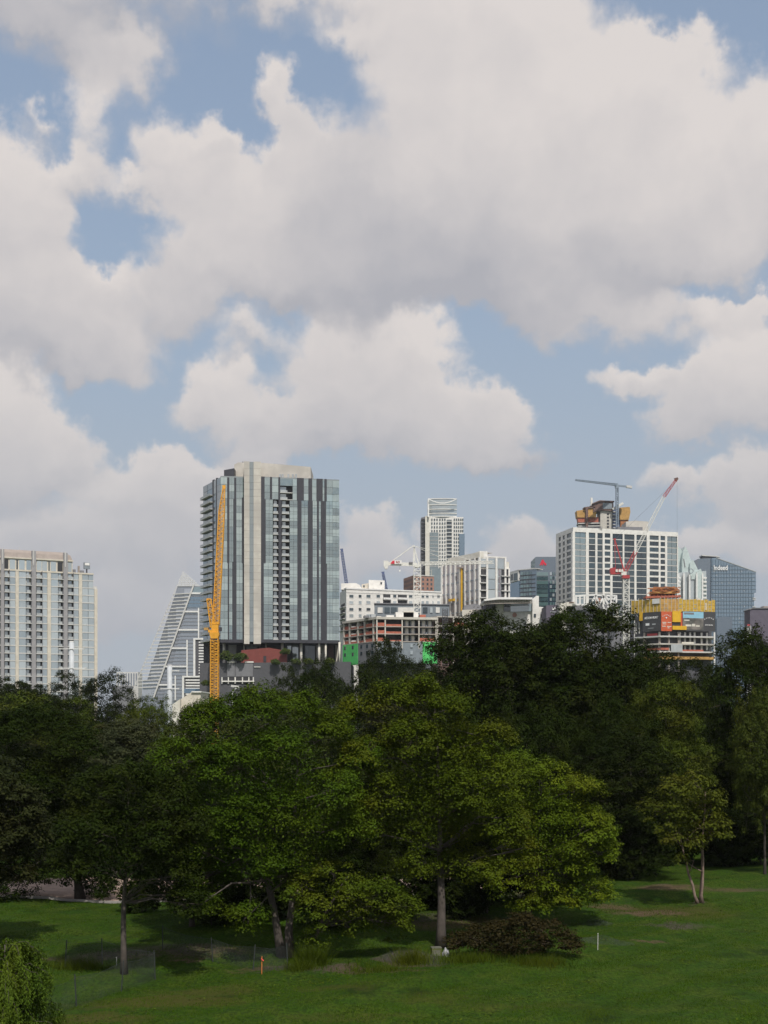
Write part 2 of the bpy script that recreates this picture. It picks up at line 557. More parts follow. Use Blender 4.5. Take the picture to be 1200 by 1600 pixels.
class Facade:
    """a wall plane between two plan points; u runs along it, n outwards to the viewer"""
    def __init__(self, px0, d0, px1, d1, parent):
        self.A, self.B = Vector(pt(px0, d0)), Vector(pt(px1, d1))
        self.L = (self.B - self.A).length
        self.ud = (self.B - self.A) / self.L
        self.nd = Vector((self.ud.y, -self.ud.x))
        if self.nd.dot(-self.A) < 0: self.nd = -self.nd
        self.rz = math.atan2(self.ud.y, self.ud.x)
        self.p = parent

    def u(self, px):
        k = (px - 600.0) / FPX
        # (A + u*ud).x = k * (A + u*ud).y
        return (k * self.A.y - self.A.x) / (self.ud.x - k * self.ud.y)

    def d(self, px):
        return self.A.y + self.u(px) * self.ud.y

    def z(self, px, py):
        return CAM_Z + (HOR - py) / FPX * self.d(px)

    def cs(self, u0, u1, z0, z1, n0, n1):
        c = self.A + self.ud * ((u0 + u1) / 2) + self.nd * ((n0 + n1) / 2)
        return (c.x, c.y, (z0 + z1) / 2), (abs(u1 - u0), abs(n1 - n0), abs(z1 - z0))

    def box(self, name, m, u0, u1, z0, z1, n0, n1, parent=None):
        c, s = self.cs(u0, u1, z0, z1, n0, n1)
        return box(name, m, parent or self.p, c, s, self.rz)

    def pbox(self, name, m, px0, px1, z0, z1, n0, n1, parent=None):
        return self.box(name, m, self.u(px0), self.u(px1), z0, z1, n0, n1, parent)

    def into(self, mb, u0, u1, z0, z1, n0, n1):
        c, s = self.cs(u0, u1, z0, z1, n0, n1)
        mb.box(c, s, self.rz)

    def pt3(self, u, z, n=0.0):
        q = self.A + self.ud * u + self.nd * n
        return (q.x, q.y, z)


def corner(L, F, n):
    """plan point where two wall planes meet, both moved by n"""
    k = n / (1 + L.nd.dot(F.nd))
    return (F.A.x + (L.nd.x + F.nd.x) * k, F.A.y + (L.nd.y + F.nd.y) * k)


def body(name, m, parent, plan, z0, z1):
    """a solid of the given plan"""
    a = sum(plan[i][0] * plan[(i + 1) % len(plan)][1] - plan[(i + 1) % len(plan)][0] * plan[i][1] for i in range(len(plan)))
    if a < 0: plan = plan[::-1]
    n = len(plan)
    mb = MB()
    mb.add([(x, y, z0) for x, y in plan] + [(x, y, z1) for x, y in plan],
           [tuple(range(n))[::-1], tuple(range(n, 2 * n))] + [(i, (i + 1) % n, (i + 1) % n + n, i + n) for i in range(n)])
    return mb.build(name, m, parent)


def lettering(name, s, m, parent, loc, size, rz=0.0, ext=0.05, stretch=1.0, align='CENTER'):
    c = bpy.data.curves.new(name, 'FONT')
    c.body = s
    c.size = size
    c.extrude = ext
    c.align_x = align
    c.align_y = 'CENTER'
    c.offset = size * .015
    c.materials.append(M[m])
    tmp = bpy.data.objects.new(name, c)
    me = bpy.data.meshes.new_from_object(tmp)
    me.materials.clear()
    me.materials.append(M[m])
    bpy.data.objects.remove(tmp)
    o = bpy.data.objects.new(name, me)
    o.location = loc
    o.rotation_euler = (R(90), 0, rz)
    o.scale = (stretch, 1, 1)
    return link(o, parent)


rng = random.Random(7)

# ------------------------------------------------------------------ ground
def smooth_noise(x, y, s, seed):
    return (math.sin(x * s + seed) * math.cos(y * s * 1.13 + seed * 1.7) + .5 * math.sin(x * s * 2.3 - y * s * 1.9 + seed * .6))


HEAPS = []


def heap(px, py, rx, ry, hgt):
    d = CAM_Z * FPX / (py - HOR)
    HEAPS.append((*pt(px, d), rx, ry, hgt))


heap(640, 1500, 2.2, 1.2, .5)
heap(575, 1512, 2.0, 1.2, .25)
heap(1096, 1412, 1.0, .8, .28)
heap(250, 1490, 6, 3, .25)
heap(1000, 1430, 5, 3, .15)


def gz(x, y):
    f = 1.0 if y < 160 else max(0.0, 1 - (y - 160) / 60.0)
    if y < 10: f = 0
    z = f * (.09 * smooth_noise(x, y, .35, 1.3) + .05 * smooth_noise(x, y, .9, 4.1) + .12 * smooth_noise(x, y, .11, 2.2))
    for (hx, hy, rx, ry, hh) in HEAPS:
        r = ((x - hx) / rx) ** 2 + ((y - hy) / ry) ** 2
        if r < 1: z += hh * (1 - r) ** 2
    return z


def dist_y(py):
    return CAM_Z * FPX / (py - HOR)


def GP(px, py):
    """the ground point seen at a frame position"""
    d = dist_y(py)
    x, y = pt(px, d)
    return x, y, gz(x, y)


def spots(t, pos, lst, warp=1.5):
    """bare patches: a soft mask round each given place"""
    ps = t.vmath('ADD', pos, t.vmath('SCALE', t.vmath('SUBTRACT', t.noise(pos, .8, 6, .7, color=True), (.5, .5, .5)), scale=warp * 3))
    acc = None
    for (x, y, rx, ry, s) in lst:
        q = t.vmath('MULTIPLY_ADD', ps, (1 / rx, 1 / ry, 0), (-x / rx, -y / ry, 0))
        f = t.math('MULTIPLY', t.math('SUBTRACT', 1.0, t.vmath('DOT_PRODUCT', q, q), clamp=True), s)
        acc = f if acc is None else t.math('MAXIMUM', acc, f)
    return acc


def sp(px, py, rx, ry, s):
    x, y, _ = GP(px, py)
    return (x, y, rx, ry, s)


def lawn_material():
    m = bpy.data.materials.new('lawn')
    m.use_nodes = True
    t = NT(m.node_tree)
    pos = t.n.new('ShaderNodeNewGeometry').outputs['Position']
    big = t.noise(pos, .09, 4, .6)
    medn = t.noise(pos, .6, 5, .65)
    fin = t.noise(t.vmath('MULTIPLY', pos, (1.0, .45, 1.0)), 7.0, 4, .7)
    c = t.mix(t.maprange(big, .35, .65), (.028, .070, .004), (.042, .090, .005))
    c = t.mix(t.maprange(medn, .38, .68), c, (.060, .094, .008))
    c = t.mix(t.maprange(t.noise(pos, .28, 4, .6), .55, .72), c, (.018, .038, .004))
    c = t.mix(t.maprange(fin, .35, .7, 0, .75), c, (.010, .022, .004))
    # trodden yellow turf, then red-brown earth
    dry = spots(t, pos, [sp(250, 1565, 4.5, 1.8, .9), sp(160, 1590, 3, 1.2, .8), sp(330, 1548, 3.5, 1.4, .6), sp(520, 1545, 3, 1, .5), sp(680, 1560, 4, 1, .4), sp(800, 1570, 5, 1.2, .4), sp(1060, 1425, 5, 4, .7), sp(560, 1585, 5, .8, .45)])
    c = t.mix(t.maprange(dry, .05, .75, 0, .75), c, t.mix(fin, (.085, .075, .018), (.05, .05, .012)))
    earth = spots(t, pos, [sp(1010, 1428, 3.4, 2.6, 1), sp(1055, 1446, 2.6, 1.2, .9), sp(960, 1418, 2.6, 1.8, .8), sp(1040, 1390, 3.5, 2.4, .8), sp(1150, 1392, 5, 2, .7), sp(1097, 1412, .8, .7, 1.4), sp(1010, 1468, 2, .7, .7),
                           sp(450, 1512, 4, .9, .8), sp(560, 1520, 3.5, .8, 1.1), sp(640, 1505, 2.6, 1.4, 1.2), sp(300, 1490, 4, 2.5, .9), sp(190, 1496, 4, 1.4, .9), sp(100, 1500, 3, 1.2, .7), sp(830, 1400, 4, 5, .7), sp(690, 1440, 6, 5, .8),
                           sp(285, 1503, 1.2, .5, 1.0), sp(640, 1390, 6, 6, .7), sp(760, 1345, 8, 8, .6), sp(300, 1340, 8, 8, .5)])
    ec = t.mix(medn, (.085, .054, .034), (.145, .098, .064))
    ec = t.mix(t.maprange(t.noise(pos, .12, 2, .5), .45, .6), ec, (.075, .065, .052))
    c = t.mix(t.math('MULTIPLY', t.maprange(earth, .25, .85), t.maprange(fin, .75, .35, .45, 1)), c, ec)
    p = t.n.new('ShaderNodeBsdfPrincipled')
    t.sock(p.inputs['Base Color'], c)
    p.inputs['Roughness'].default_value = .95
    p.inputs['Specular IOR Level'].default_value = .1
    b = t.n.new('ShaderNodeBump')
    b.inputs['Strength'].default_value = 1.0
    b.inputs['Distance'].default_value = .2
    t.sock(b.inputs['Height'], t.math('ADD', fin, t.math('MULTIPLY', medn, .8)))
    t.sock(p.inputs['Normal'], b.outputs[0])
    o = t.n.new('ShaderNodeOutputMaterial')
    t.t.links.new(p.outputs[0], o.inputs[0])
    return m


M['lawn'] = lawn_material()
M['path'] = mat('gravel_path', (.29, .215, .175), .95, var=.25, scale=1.2, bump=.3, bscale=14)
M['kerb'] = mat('stone_kerb', (.30, .28, .26), .9, var=.2, scale=2)
xs = [-2500, -1500, -900, -400, -200, -120, -90, -70] + [x * .7 for x in range(-80, 81)] + [70, 90, 120, 200, 400, 900, 1500, 2500]
ys = [-300, -100, 0, 15, 25] + [30 + .7 * k for k in range(0, 130)] + [125, 135, 150, 170, 200, 260, 400, 700, 1200, 2000, 3000]
gv = [(x, y, gz(x, y)) for y in ys for x in xs]
nx = len(xs)
mb = MB()
mb.v = gv
mb.f = [(j * nx + i, j * nx + i + 1, (j + 1) * nx + i + 1, (j + 1) * nx + i) for j in range(len(ys) - 1) for i in range(nx - 1)]
tag(mb.build('ground', 'lawn', None, True), kind='structure')


def path_strip():
    mb = MB()
    n = 70
    v = []
    for i in range(n + 1):
        x = -60 + 78 * i / n
        yc = 91 + 1.2 * math.sin(x * .09) + .03 * x + .22 * max(0, x - 5) ** 2
        hw = 5.4 + .5 * math.sin(x * .31)
        for k in range(5):
            y = yc - hw + 2 * hw * k / 4
            v.append((x, y, gz(x, y) + .06))
    f = [(i * 5 + k, (i + 1) * 5 + k, (i + 1) * 5 + k + 1, i * 5 + k + 1) for i in range(n) for k in range(4)]
    mb.add(v, f)
    tag(mb.build('path', 'path', None, True), kind='structure')
    kb = MB()
    for i in range(n):
        x0, x1 = -60 + 78 * i / n, -60 + 78 * (i + 1) / n
        f = lambda x: 91 + 1.2 * math.sin(x * .09) + .03 * x + .22 * max(0, x - 5) ** 2 - 5.5 - .5 * math.sin(x * .31)
        kb.beam((x0, f(x0), gz(x0, f(x0)) + .08), (x1, f(x1), gz(x1, f(x1)) + .08), .22, .14)
    tag(kb.build('kerb', 'kerb', None), kind='structure')
path_strip()

# ------------------------------------------------------------------ buildings
def zl(d, py):
    return CAM_Z + (HOR - py) / FPX * d


def base(px, d):
    x, y = pt(px, d)
    return (x, y, 0)


def windows(F, cols, z0, n, h, m, lo=.35, hi=.0, n0=-.5, n1=-.12, name='window', parent=None):
    """one pane for each bay and storey"""
    for (a, b) in cols:
        for i in range(n):
            F.pbox(name, m, a, b, z0 + i * h + lo, z0 + (i + 1) * h - hi, n0, n1, parent)


# ---- cream apartment tower at the left edge
def cream_tower():
    t = thing('apartment_tower', 'cream apartment tower with grey pilasters and a taupe mansard roof at the left edge', 'building', base(70, 525))
    F = Facade(-70, 514, 152, 540, t)
    S = Facade(152, 540, 154, 566, t)
    d = F.d(70)
    h = 11.75 / FPX * d
    ztop = F.z(70, 893)
    n = 17
    z0 = ztop - n * h
    u1 = F.u(146)
    q = lambda px: (F.pt3(F.u(px), 0)[0], F.pt3(F.u(px), 0)[1])
    bk = lambda p: (p[0] + F.nd.x * -24, p[1] + F.nd.y * -24)
    ins = lambda p: (p[0] - F.nd.x * .6, p[1] - F.nd.y * .6)
    a, b, c = q(-70), q(151.5), q(128)
    body('wall', 'recess_shade', t, [ins(a), ins(b), bk(b), bk(a)], 0, ztop - 2 * h)
    body('upper_wall', 'cream', t, [ins(a), ins(q(146)), bk(q(146)), bk(a)], ztop - 2 * h + .01, ztop - .3)
    body('side_wall', 'cream', t, [ins(q(151.6)), q(152.3), (bk(q(152.3))), bk(q(151.6))], 0, ztop - 2 * h)
    for (x0, x1) in ((-25, -20), (24.2, 29.4), (74, 79.6), (123.2, 128.4)):
        F.pbox('pier', 'cream', x0, x1, 0, ztop + (0 if x0 > 120 else .0), -.6, .12)
    F.pbox('pier', 'cream', 147.4, 152.2, 0, ztop - 2 * h, -.6, .14)
    ptop = F.z(50, 861)
    for (x0, x1) in ((-48, -42), (.8, 6.2), (49.2, 55.8), (98.8, 105.2)):
        F.pbox('pilaster', 'greypil', x0, x1, 0, ptop, -.6, .75)
        F.pbox('pilaster', 'slab', x0 + 1.9, x0 + 3.3, ptop - 6, ptop + .4, .75, .95)
    wins = [(-20, -9), (15.2, 24), (29.8, 40.5), (66.2, 73.7), (80, 90.8), (115, 122.8), (128.8, 137.6), (138.2, 147.2)]
    for i in range(n):
        zb = z0 + i * h
        F.pbox('floor_slab', 'slab', -70, 147 if i >= n - 2 else 147.3, zb - .02, zb + .42, -.6, .02)
        for (x0, x1) in wins:
            if x1 > 147 and i >= n - 2:
                x1 = 145.6
            F.pbox('window', 'g_cream', x0, x1, zb + .42, zb + h - .02, -.6, -.1)
        for k, (x0, x1) in enumerate(((6.6, 15), (41, 49), (56.2, 66), (91.2, 98.6), (105.6, 114.8))):
            right = k in (1, 3)
            bal = F.pbox('balcony', 'slab', x0, x1, zb - .06, zb + .20, -.1, 1.25)
            F.pbox('railing', 'rail', x0 + .3, x1 - (2.2 if right else 1.0), zb + .28, zb + 1.25, 1.12, 1.2, bal)
            F.pbox('door', 'g_cream', x0 + (1.2 if not right else .5), x1 - (3.3 if right else 2.6), zb + .42, zb + h - .3, -.58, -.3, bal)
            F.pbox('screen', 'midgrey', x1 - .9, x1 - .3, zb + .2, zb + h - .1, -.5, 1.1, bal)
    # penthouse storey and mansard
    zp = F.z(60, 877)
    F.pbox('penthouse_wall', 'cream', -70, 113.5, ztop - .3, zp + .6, -8, -.25)
    F.pbox('cornice', 'cream', -70, 114.2, zp + .6, F.z(60, 872.5), -8, .25)
    F.pbox('cornice', 'cream', -70, 146.2, ztop - .35, ztop + .25, -1.2, .2)
    for (x0, x1, m) in ((7, 13, 'recess_shade'), (15.5, 23.5, 'g_cream'), (25.8, 28, 'g_dark'), (30, 38.5, 'g_cream'), (41.5, 48.5, 'g_cream'), (57.5, 65, 'g_cream'), (66, 73.5, 'g_cream'), (75.8, 77.8, 'g_dark'), (79.5, 87.5, 'g_cream'), (90.2, 98, 'recess_shade'), (106.3, 112, 'g_pale')):
        F.pbox('window', m, x0, x1, ztop + .35, zp + .2, -.24, -.1)
    mb = MB()
    ul, ur = F.u(-70), F.u(113)
    zr0, zr1 = F.z(60, 872.5), F.z(60, 860.0)
    prof = [(0.0, zr0), (-.8, zr0 + (zr1 - zr0) * .6), (-2.2, zr1), (-10, zr1)]
    L = [F.pt3(ul, z, n_) for n_, z in prof]
    Rr = [F.pt3(ur - k, z, n_) for (n_, z), k in zip(prof, (0, .6, 2.6, 3.2))]
    B = [F.pt3(ul, zr0, -18), F.pt3(ur, zr0, -18)]
    mb.add(L + Rr + B, [(0, 4, 5, 1), (1, 5, 6, 2), (2, 6, 7, 3), (3, 7, 9, 8), (4, 9, 7, 6, 5)])
    mb.build('roof', 'taupe', t)
    g = F.pbox('roof_sign', 'bluegrey', 135.8, 145.3, F.z(140, 887), F.z(140, 877), -6, -5)
    F.pbox('roof_sign_face', 'white_paint', 137, 144.4, F.z(140, 881.4), F.z(140, 877.6), -4.98, -4.9, g)
    F.pbox('sign_post', 'dark', 139.6, 141.4, ztop, F.z(140, 887), -5.8, -5.2)
    F.pbox('vent', 'taupe', 124, 126.5, ztop + .25, F.z(124, 883.5), -3, -2)
    F.pbox('roof_plant', 'midgrey', 114.6, 121, ztop + .25, F.z(118, 888.5), -5, -3)
    F.pbox('roof_plant', 'midgrey', 127, 134, ztop + .25, F.z(118, 889.5), -5, -3)
    F.pbox('antenna', 'slab', 34.6, 35.1, zr1, zr1 + 1.6, -6, -5.8)
    F.pbox('parapet', 'slab', 146.2, 151.8, ztop - 2 * h, ztop - 2 * h + 1.1, -5, -.4)
cream_tower()


# ---- sail shaped glass tower
def sail_tower():
    d = 1000.0
    t = thing('sail_tower', 'sail shaped glass office tower with white fins and a slanting left edge', 'building', base(262, d))
    k = d / FPX
    prism('right_body', 'g_sail', t, [(302, 915), (241, 1090), (345, 1090), (345, 915)], d, 40)
    prism('left_facet', 'g_sail', t, [(302, 915), (241, 1090), (203, 1090), (278, 915)], d + .5, 38)
    for i in range(6):
        y0 = 920 + i * 28.4
        y1 = min(y0 + 27, 1088)
        xr0, xr1 = 301 - 61 * (y0 - 915) / 175, 301 - 61 * (y1 - 915) / 175
        xm = 288 - 13 * i
        prism('pale_panel', 'g_sailpale', t, [(xr0, y0), (xr1, y1), (min(xm, xr1 - 2), y1), (min(xm, xr0 - 2), y0)], d + .1, .6)
    # white fins on the left facet
    for i in range(27):
        y = 927 + i * 5.62
        f = (y - 915) / 175.0
        xl = 278 - 75 * f - (2.5 if i < 22 else 0)
        xr = 302 - 61 * f
        mb = MB()
        mb.beam(P3(xl, y + 1.6, d - .5), P3(xr, y, d - .5), .8 if i % 5 else 1.2, .7)
        mb.build('fin', 'slab', t)
    mb = MB(); mb.beam(P3(303, 913, d - 1), P3(240, 1090, d - 1), .7, 1.2); mb.build('edge_rib', 'slab', t)
    mb = MB(); mb.beam(P3(277, 915, d - .6), P3(203, 1090, d - .6), .3, .6); mb.build('edge_rib', 'slab', t)
    # storey lines and white frames of the right body
    for i in range(30):
        y = 932 + i * 5.62
        xl = 302 - 61 * (y - 915) / 175.0 + 1
        if abs((y - 927) % 28.5) < 2: continue
        mb = MB(); mb.beam(P3(xl, y, d - .15), P3(344, y, d - .15), .3, .4); mb.build('storey_line', 'midgrey', t)
    for i in range(6):
        y = 927 + i * 28.6
        xl = 302 - 61 * (y - 915) / 175.0
        xr = (344, 310, 310, 292, 292, 274)[i]
        mb = MB(); mb.beam(P3(xl, y, d - .6), P3(xr, y, d - .6), 1.1, 1.2); mb.build('frame', 'white_paint', t)
    for (x, a, b) in ((310.4, 950, 998), (292.4, 1000, 1056), (274, 1056, 1094), (345, 915, 1090)):
        mb = MB(); mb.beam(P3(x, a, d - .6), P3(x, b, d - .6), 1.0, 1.2); mb.build('frame', 'white_paint', t)
    prism('upper_band', 'g_hotel', t, [(302, 917), (298.5, 926), (344, 926), (344, 917)], d - .3, .25)
    prism('sky_glass', 'g_blue', t, [(296, 932), (289.5, 950), (318, 950), (318, 932)], d - .3, .2)
    # open lattice crown
    mb = MB()
    tri = lambda y: (276 + (285.5 - 276) * (915.5 - y) / 22.5, 313 - (313 - 287.5) * (915.5 - y) / 22.5)
    for i in range(9):
        y = 915.5 - i * 2.7
        a, b = tri(y)
        mb.beam(P3(a, y, d), P3(b, y, d), .45)
        mb.beam(P3(a, y, d + 8), P3(b, y, d + 8), .35)
    for j in range(13):
        x = 277.5 + j * 2.9
        ytop = max(893.5, 915.5 - (x - 276) * 22.5 / 9.5) if x < 286 else 893.2 + (x - 286.5) * 22.3 / 26
        mb.beam(P3(x, 915.5, d), P3(x, min(ytop, 914.5), d), .45)
    mb.build('crown_lattice', 'white_paint', t)
sail_tower()


def striped_building():
    d = 900.0
    t = thing('striped_building', 'low white building with dark stripes framed in white beside the yellow crane', 'building', base(305, d))
    for (x0, x1, y0, y1, nb) in ((302.5, 374, 999, 1060, 13), (285, 314, 1058, 1096, 6)):
        dd = d if x0 > 300 else d - 20
        prism('wall', 'darkgrey', t, [(x0, y0), (x1, y0), (x1, 1100), (x0, 1100)], dd, 15)
        prism('frame', 'white_paint', t, [(x0 - .5, y0 - 2), (x1, y0 - 2), (x1, y0 + .5), (x0 - .5, y0 + .5)], dd - .8, 1)
        prism('frame', 'white_paint', t, [(x0 - .5, y0 + .5), (x0 + 2.6, y0 + .5), (x0 + 2.6, y1), (x0 - .5, y1)], dd - .8, 1)
        for i in range(nb):
            y = y0 + 3.5 + i * 4.4
            prism('stripe', 'white_paint', t, [(x0 + (8 if x0 > 300 else 5), y), (x1, y), (x1, y + 2.1), (x0 + (8 if x0 > 300 else 5), y + 2.1)], dd - .5, .6)
    prism('blue_window', 'g_blue', t, [(287.5, 1076), (312, 1076), (312, 1083), (287.5, 1083)], d - 20.6, .5)
striped_building()


def cream_hall():
    d = 420.0
    t = thing('low_hall', 'low cream hall with a stepped sloping roof beside the white mast', 'building', base(290, d))
    prism('wall', 'cream', t, [(283, 1092), (300, 1081), (313.5, 1081), (313.5, 1135), (283, 1135)], d, 20)
    prism('gable', 'offwhite', t, [(262, 1106), (281, 1092.5), (281, 1135), (262, 1135)], d - 3, 14)
    prism('roof', 'white', t, [(299, 1080), (314.5, 1080), (314.5, 1082), (299, 1082)], d - .6, 21)
cream_hall()


def far_office():
    d = 1500.0
    t = thing('far_office_block', 'far grey office block with a fine window grid between cream tower and sail tower', 'building', base(198, d))
    prism('wall', 'slab', t, [(182, 1050), (216, 1050), (216, 1095), (182, 1095)], d, 25)
    prism('wing', 'midgrey', t, [(176, 1072), (204, 1072), (204, 1095), (176, 1095)], d - 20, 18)
    for j in range(8):
        x = 184 + j * 4
        prism('window_strip', 'g_sail', t, [(x, 1052), (x + 2.2, 1052), (x + 2.2, 1071), (x, 1071)], d - .4, .5)
far_office()


# ---- tall dark striped apartment tower
def striped_tower():
    t = thing('glass_tower', 'tall glass apartment tower striped with charcoal panels and a raw concrete core', 'building', base(430, 590))
    Fl = Facade(317, 604, 344.5, 580, t)
    Fa = Facade(344.5, 580, 382, 582, t)
    Fr = Facade(407, 580, 530.5, 587.5, t)
    d = Fr.d(470)
    h = 11.05 / FPX * d
    soff = Fr.z(470, 1004)
    top = Fr.z(470, 747)
    nfl = 23
    h = (top - .6 - soff - 1.2) / nfl
    z0 = soff + 1.2
    za = Fa.z(360, 744)
    ha = (za - .6 - z0) / nfl
    # solid bodies behind the glass
    pa = [Fl.pt3(Fl.u(317), 0, -.7)[:2], corner(Fl, Fa, -.75), Fa.pt3(Fa.u(382), 0, -.7)[:2], (pt(390, 620)), pt(322, 622)]
    body('left_block', 'recess_shade', t, pa, soff, za - .8)
    pb = [Fr.pt3(Fr.u(408), 0, -2.0)[:2], Fr.pt3(Fr.u(530), 0, -2.0)[:2], pt(528, 618), pt(408, 612)]
    body('right_block', 'recess_shade', t, pb, soff, top - .5)
    # concrete core with a glass strip
    zc = zl(584, 724.5)
    C = Facade(381.5, 578.6, 407.5, 579.4, t)
    zcb = C.z(390, 1006)
    C.pbox('core_wall', 'concrete', 381.3, 389.8, zcb, zc, -20, 0)
    C.pbox('core_wall', 'concrete', 396.2, 407.8, zcb, zc, -20, 0)
    for i in range(26):
        z = zcb + 1 + i * (zc - zcb - 1) / 26
        C.pbox('glass_strip', 'g_strip', 389.8, 396.2, z, z + (zc - zcb - 1) / 26 - .06, -1.2, -.5)
        if 0 < i < 26:
            C.pbox('pour_joint', 'rawconc', 381.5, 389.6, z - .06, z + .06, -.5, .035)
            C.pbox('pour_joint', 'rawconc', 396.4, 407.6, z - .06, z + .06, -.5, .035)
    prism('roof_house', 'concrete', t, [(366, 726), (372, 722.5), (407, 723), (485.5, 729.5), (485.5, 760), (366, 760)], 592, 22)
    prism('lift_house', 'dark', t, [(350, 734.5), (366, 731.5), (366, 752), (350, 752)], 586, 8)
    for x in (378, 381, 399):
        prism('roof_vent', 'midgrey', t, [(x, 721.3), (x + 2, 721.3), (x + 2, 723.5), (x, 723.5)], 596, 2)
    for x in (436, 440, 449, 456, 461):
        prism('roof_plant', 'rail', t, [(x, 740.5), (x + 3, 740.5), (x + 3, 747), (x, 747)], 590.5, 1.2)

    zs = z0 + 20 * h           # level where the stripes shift
    zm = z0 + 10.9 * h
    # right block: charcoal stripes
    Fr.pbox('charcoal_panel', 'dark', 407, 530.5, soff - .2, soff + 1.25, -2, .30)
    Fr.pbox('charcoal_panel', 'dark', 406.8, 415, zm, zs, -2, .25)
    Fr.pbox('charcoal_panel', 'dark', 406.8, 412, soff, zm, -2, .25)
    Fr.pbox('charcoal_panel', 'dark', 406.5, 413.2, zs, top, -2, .25)
    for (x0, x1) in ((435.2, 440), (464.8, 471), (481.2, 488.5), (495.2, 498.2), (501.4, 509.3)):
        Fr.pbox('charcoal_panel', 'dark', x0, x1 + (1.4 if x0 > 501 else 0), soff + 1.2, zm, -2, .25)
        Fr.pbox('charcoal_panel', 'dark', x0, x1, zm, zs, -2, .25)
    for (x0, x1) in ((422, 425), (435, 437.6), (464, 474.6), (482, 487.6), (494.6, 504), (507, 510.4)):
        Fr.pbox('charcoal_panel', 'dark', x0, x1, zs, top, -2, .25)
    gl = [(415, 426.4), (452.6, 464.8), (471, 481.2), (488.5, 495.2), (498.2, 501.4), (509.3, 519.8), (519.8, 530.4)]
    for i in range(20):
        zb = z0 + i * h
        for (x0, x1) in gl:
            if i < 11 and x0 == 415: x0 = 412
            if i < 11 and x0 == 509.3: x0 = 510.7
            p = Fr.pbox('window', 'g_teal', x0 + .12, x1 - .12, zb + .05, zb + h - .05, -.3, .0)
            mid = (x0 + x1) / 2
            if x1 - x0 > 6:
                Fr.pbox('mullion', 'dark', mid - .12, mid + .12, zb + .05, zb + h - .05, .0, .06, p)
            Fr.pbox('transom', 'dark', x0 + .12, x1 - .12, zb + h * .33, zb + h * .33 + .07, .0, .055, p)
        for (x0, x1, s) in ((426.6, 435.1, 0), (440.1, 452.4, 1)):
            bal = Fr.pbox('balcony', 'slab', x0, x1 - .2, zb - .1, zb + .18, -2, .35)
            Fr.pbox('railing', 'rail', x0 + .3, x1 - .8, zb + .25, zb + 1.0, .2, .28, bal)
            Fr.pbox('door', 'g_pale', x0 + 1.6, x0 + (6.4 if s == 0 else 6.6), zb + .2, zb + h - .35, -1.95, -1.2, bal)
    gu = [(413.3, 421.9), (425.1, 434.9), (457.2, 463.9), (474.7, 481.9), (487.7, 494.5), (504.1, 506.9), (510.5, 519.8), (519.8, 530)]
    for i in range(20, 23):
        zb = z0 + i * h
        for (x0, x1) in gu:
            Fr.pbox('window', 'g_teal', x0 + .1, x1 - .1, zb + .05, zb + h - .05, -.3, 0)
        if i < 22:
            bal = Fr.pbox('balcony', 'slab', 437.7, 457, zb - .1, zb + .2, -2, .3)
            Fr.pbox('railing', 'rail', 438, 449, zb + .25, zb + 1.1, .15, .22, bal)
            Fr.pbox('door', 'g_pale', 438.4, 447.6, zb + .2, zb + h - .3, -1.95, -1.2, bal)
        else:
            Fr.pbox('window', 'g_teal', 437.8, 457, zb + .05, zb + h - .05, -.3, 0)
    Fr.pbox('parapet', 'g_strip', 407, 530.2, top - .65, top, -1.2, -.05)
    # right end wall
    E = Facade(530.5, 587.5, 532.5, 612, t)
    # left block front
    for (x0, x1, a, b) in ((355, 358.2, 10.9, 23), (366, 369, 20, 23), (364.6, 369.2, 10.9, 20), (378, 381.6, 10.9, 20.2), (356, 358, 0, 10.9), (363, 369.4, 0, 10.9), (379, 381.6, 0, 10.9)):
        Fa.pbox('charcoal_panel', 'dark', x0, x1, z0 + a * ha, z0 + b * ha, -.8, .2)
    Fa.pbox('charcoal_panel', 'dark', 344.3, 381.6, soff - .2, z0, -.8, .24)
    for i in range(23):
        zb = z0 + i * ha
        cols = [(344.6, 355), (358.2, 366), (369, 380.8)] if i >= 20 else ([(344.6, 355), (358.2, 364.6), (369.2, 378)] if i >= 11 else [(344.6, 356), (358, 363), (369.4, 379)])
        for (x0, x1) in cols:
            p = Fa.pbox('window', 'g_teal', x0 + .1, x1 - .1, zb + .05, zb + ha - .05, -.3, 0)
            Fa.pbox('mullion', 'dark', (x0 + x1) / 2 - .1, (x0 + x1) / 2 + .1, zb + .05, zb + ha - .05, 0, .05, p)
    Fa.pbox('parapet', 'g_strip', 344.5, 381, za - .65, za, -.7, -.05)
    # left face with balconies, its shade put into darker glass
    for i in range(23):
        zb = z0 + i * ha
        for (x0, x1) in ((317, 323.5), (323.8, 332)):
            Fl.pbox('window', 'g_teal_shade', x0 + .1, x1 - .1, zb + .1, zb + ha - .05, -.5, -.1)
        Fl.pbox('window', 'g_teal_shade', 334, 337.5, zb + .05, zb + ha - .03, -.4, .02)
        Fl.pbox('window', 'g_teal_shade', 339, 344.3, zb + .05, zb + ha - .03, -.4, .02)
        if i < 22:
            bal = Fl.pbox('balcony', 'slab', 316.6, 332.4, zb - .12, zb + .16, -.4, 1.3)
            Fl.pbox('railing', 'rail', 316.8, 332.2, zb + .3, zb + 1.0, 1.18, 1.25, bal)
    Fl.pbox('charcoal_panel', 'dark', 332, 334, soff, za, -.7, .1)
    Fl.pbox('charcoal_panel', 'dark', 337.6, 338.9, soff, za, -.7, .1)
    # stilts and the recessed lobby storeys
    prism('lobby_wall', 'darkgrey', t, [(318, 1002), (532, 1004), (532, 1050), (318, 1050)], 604, 12)
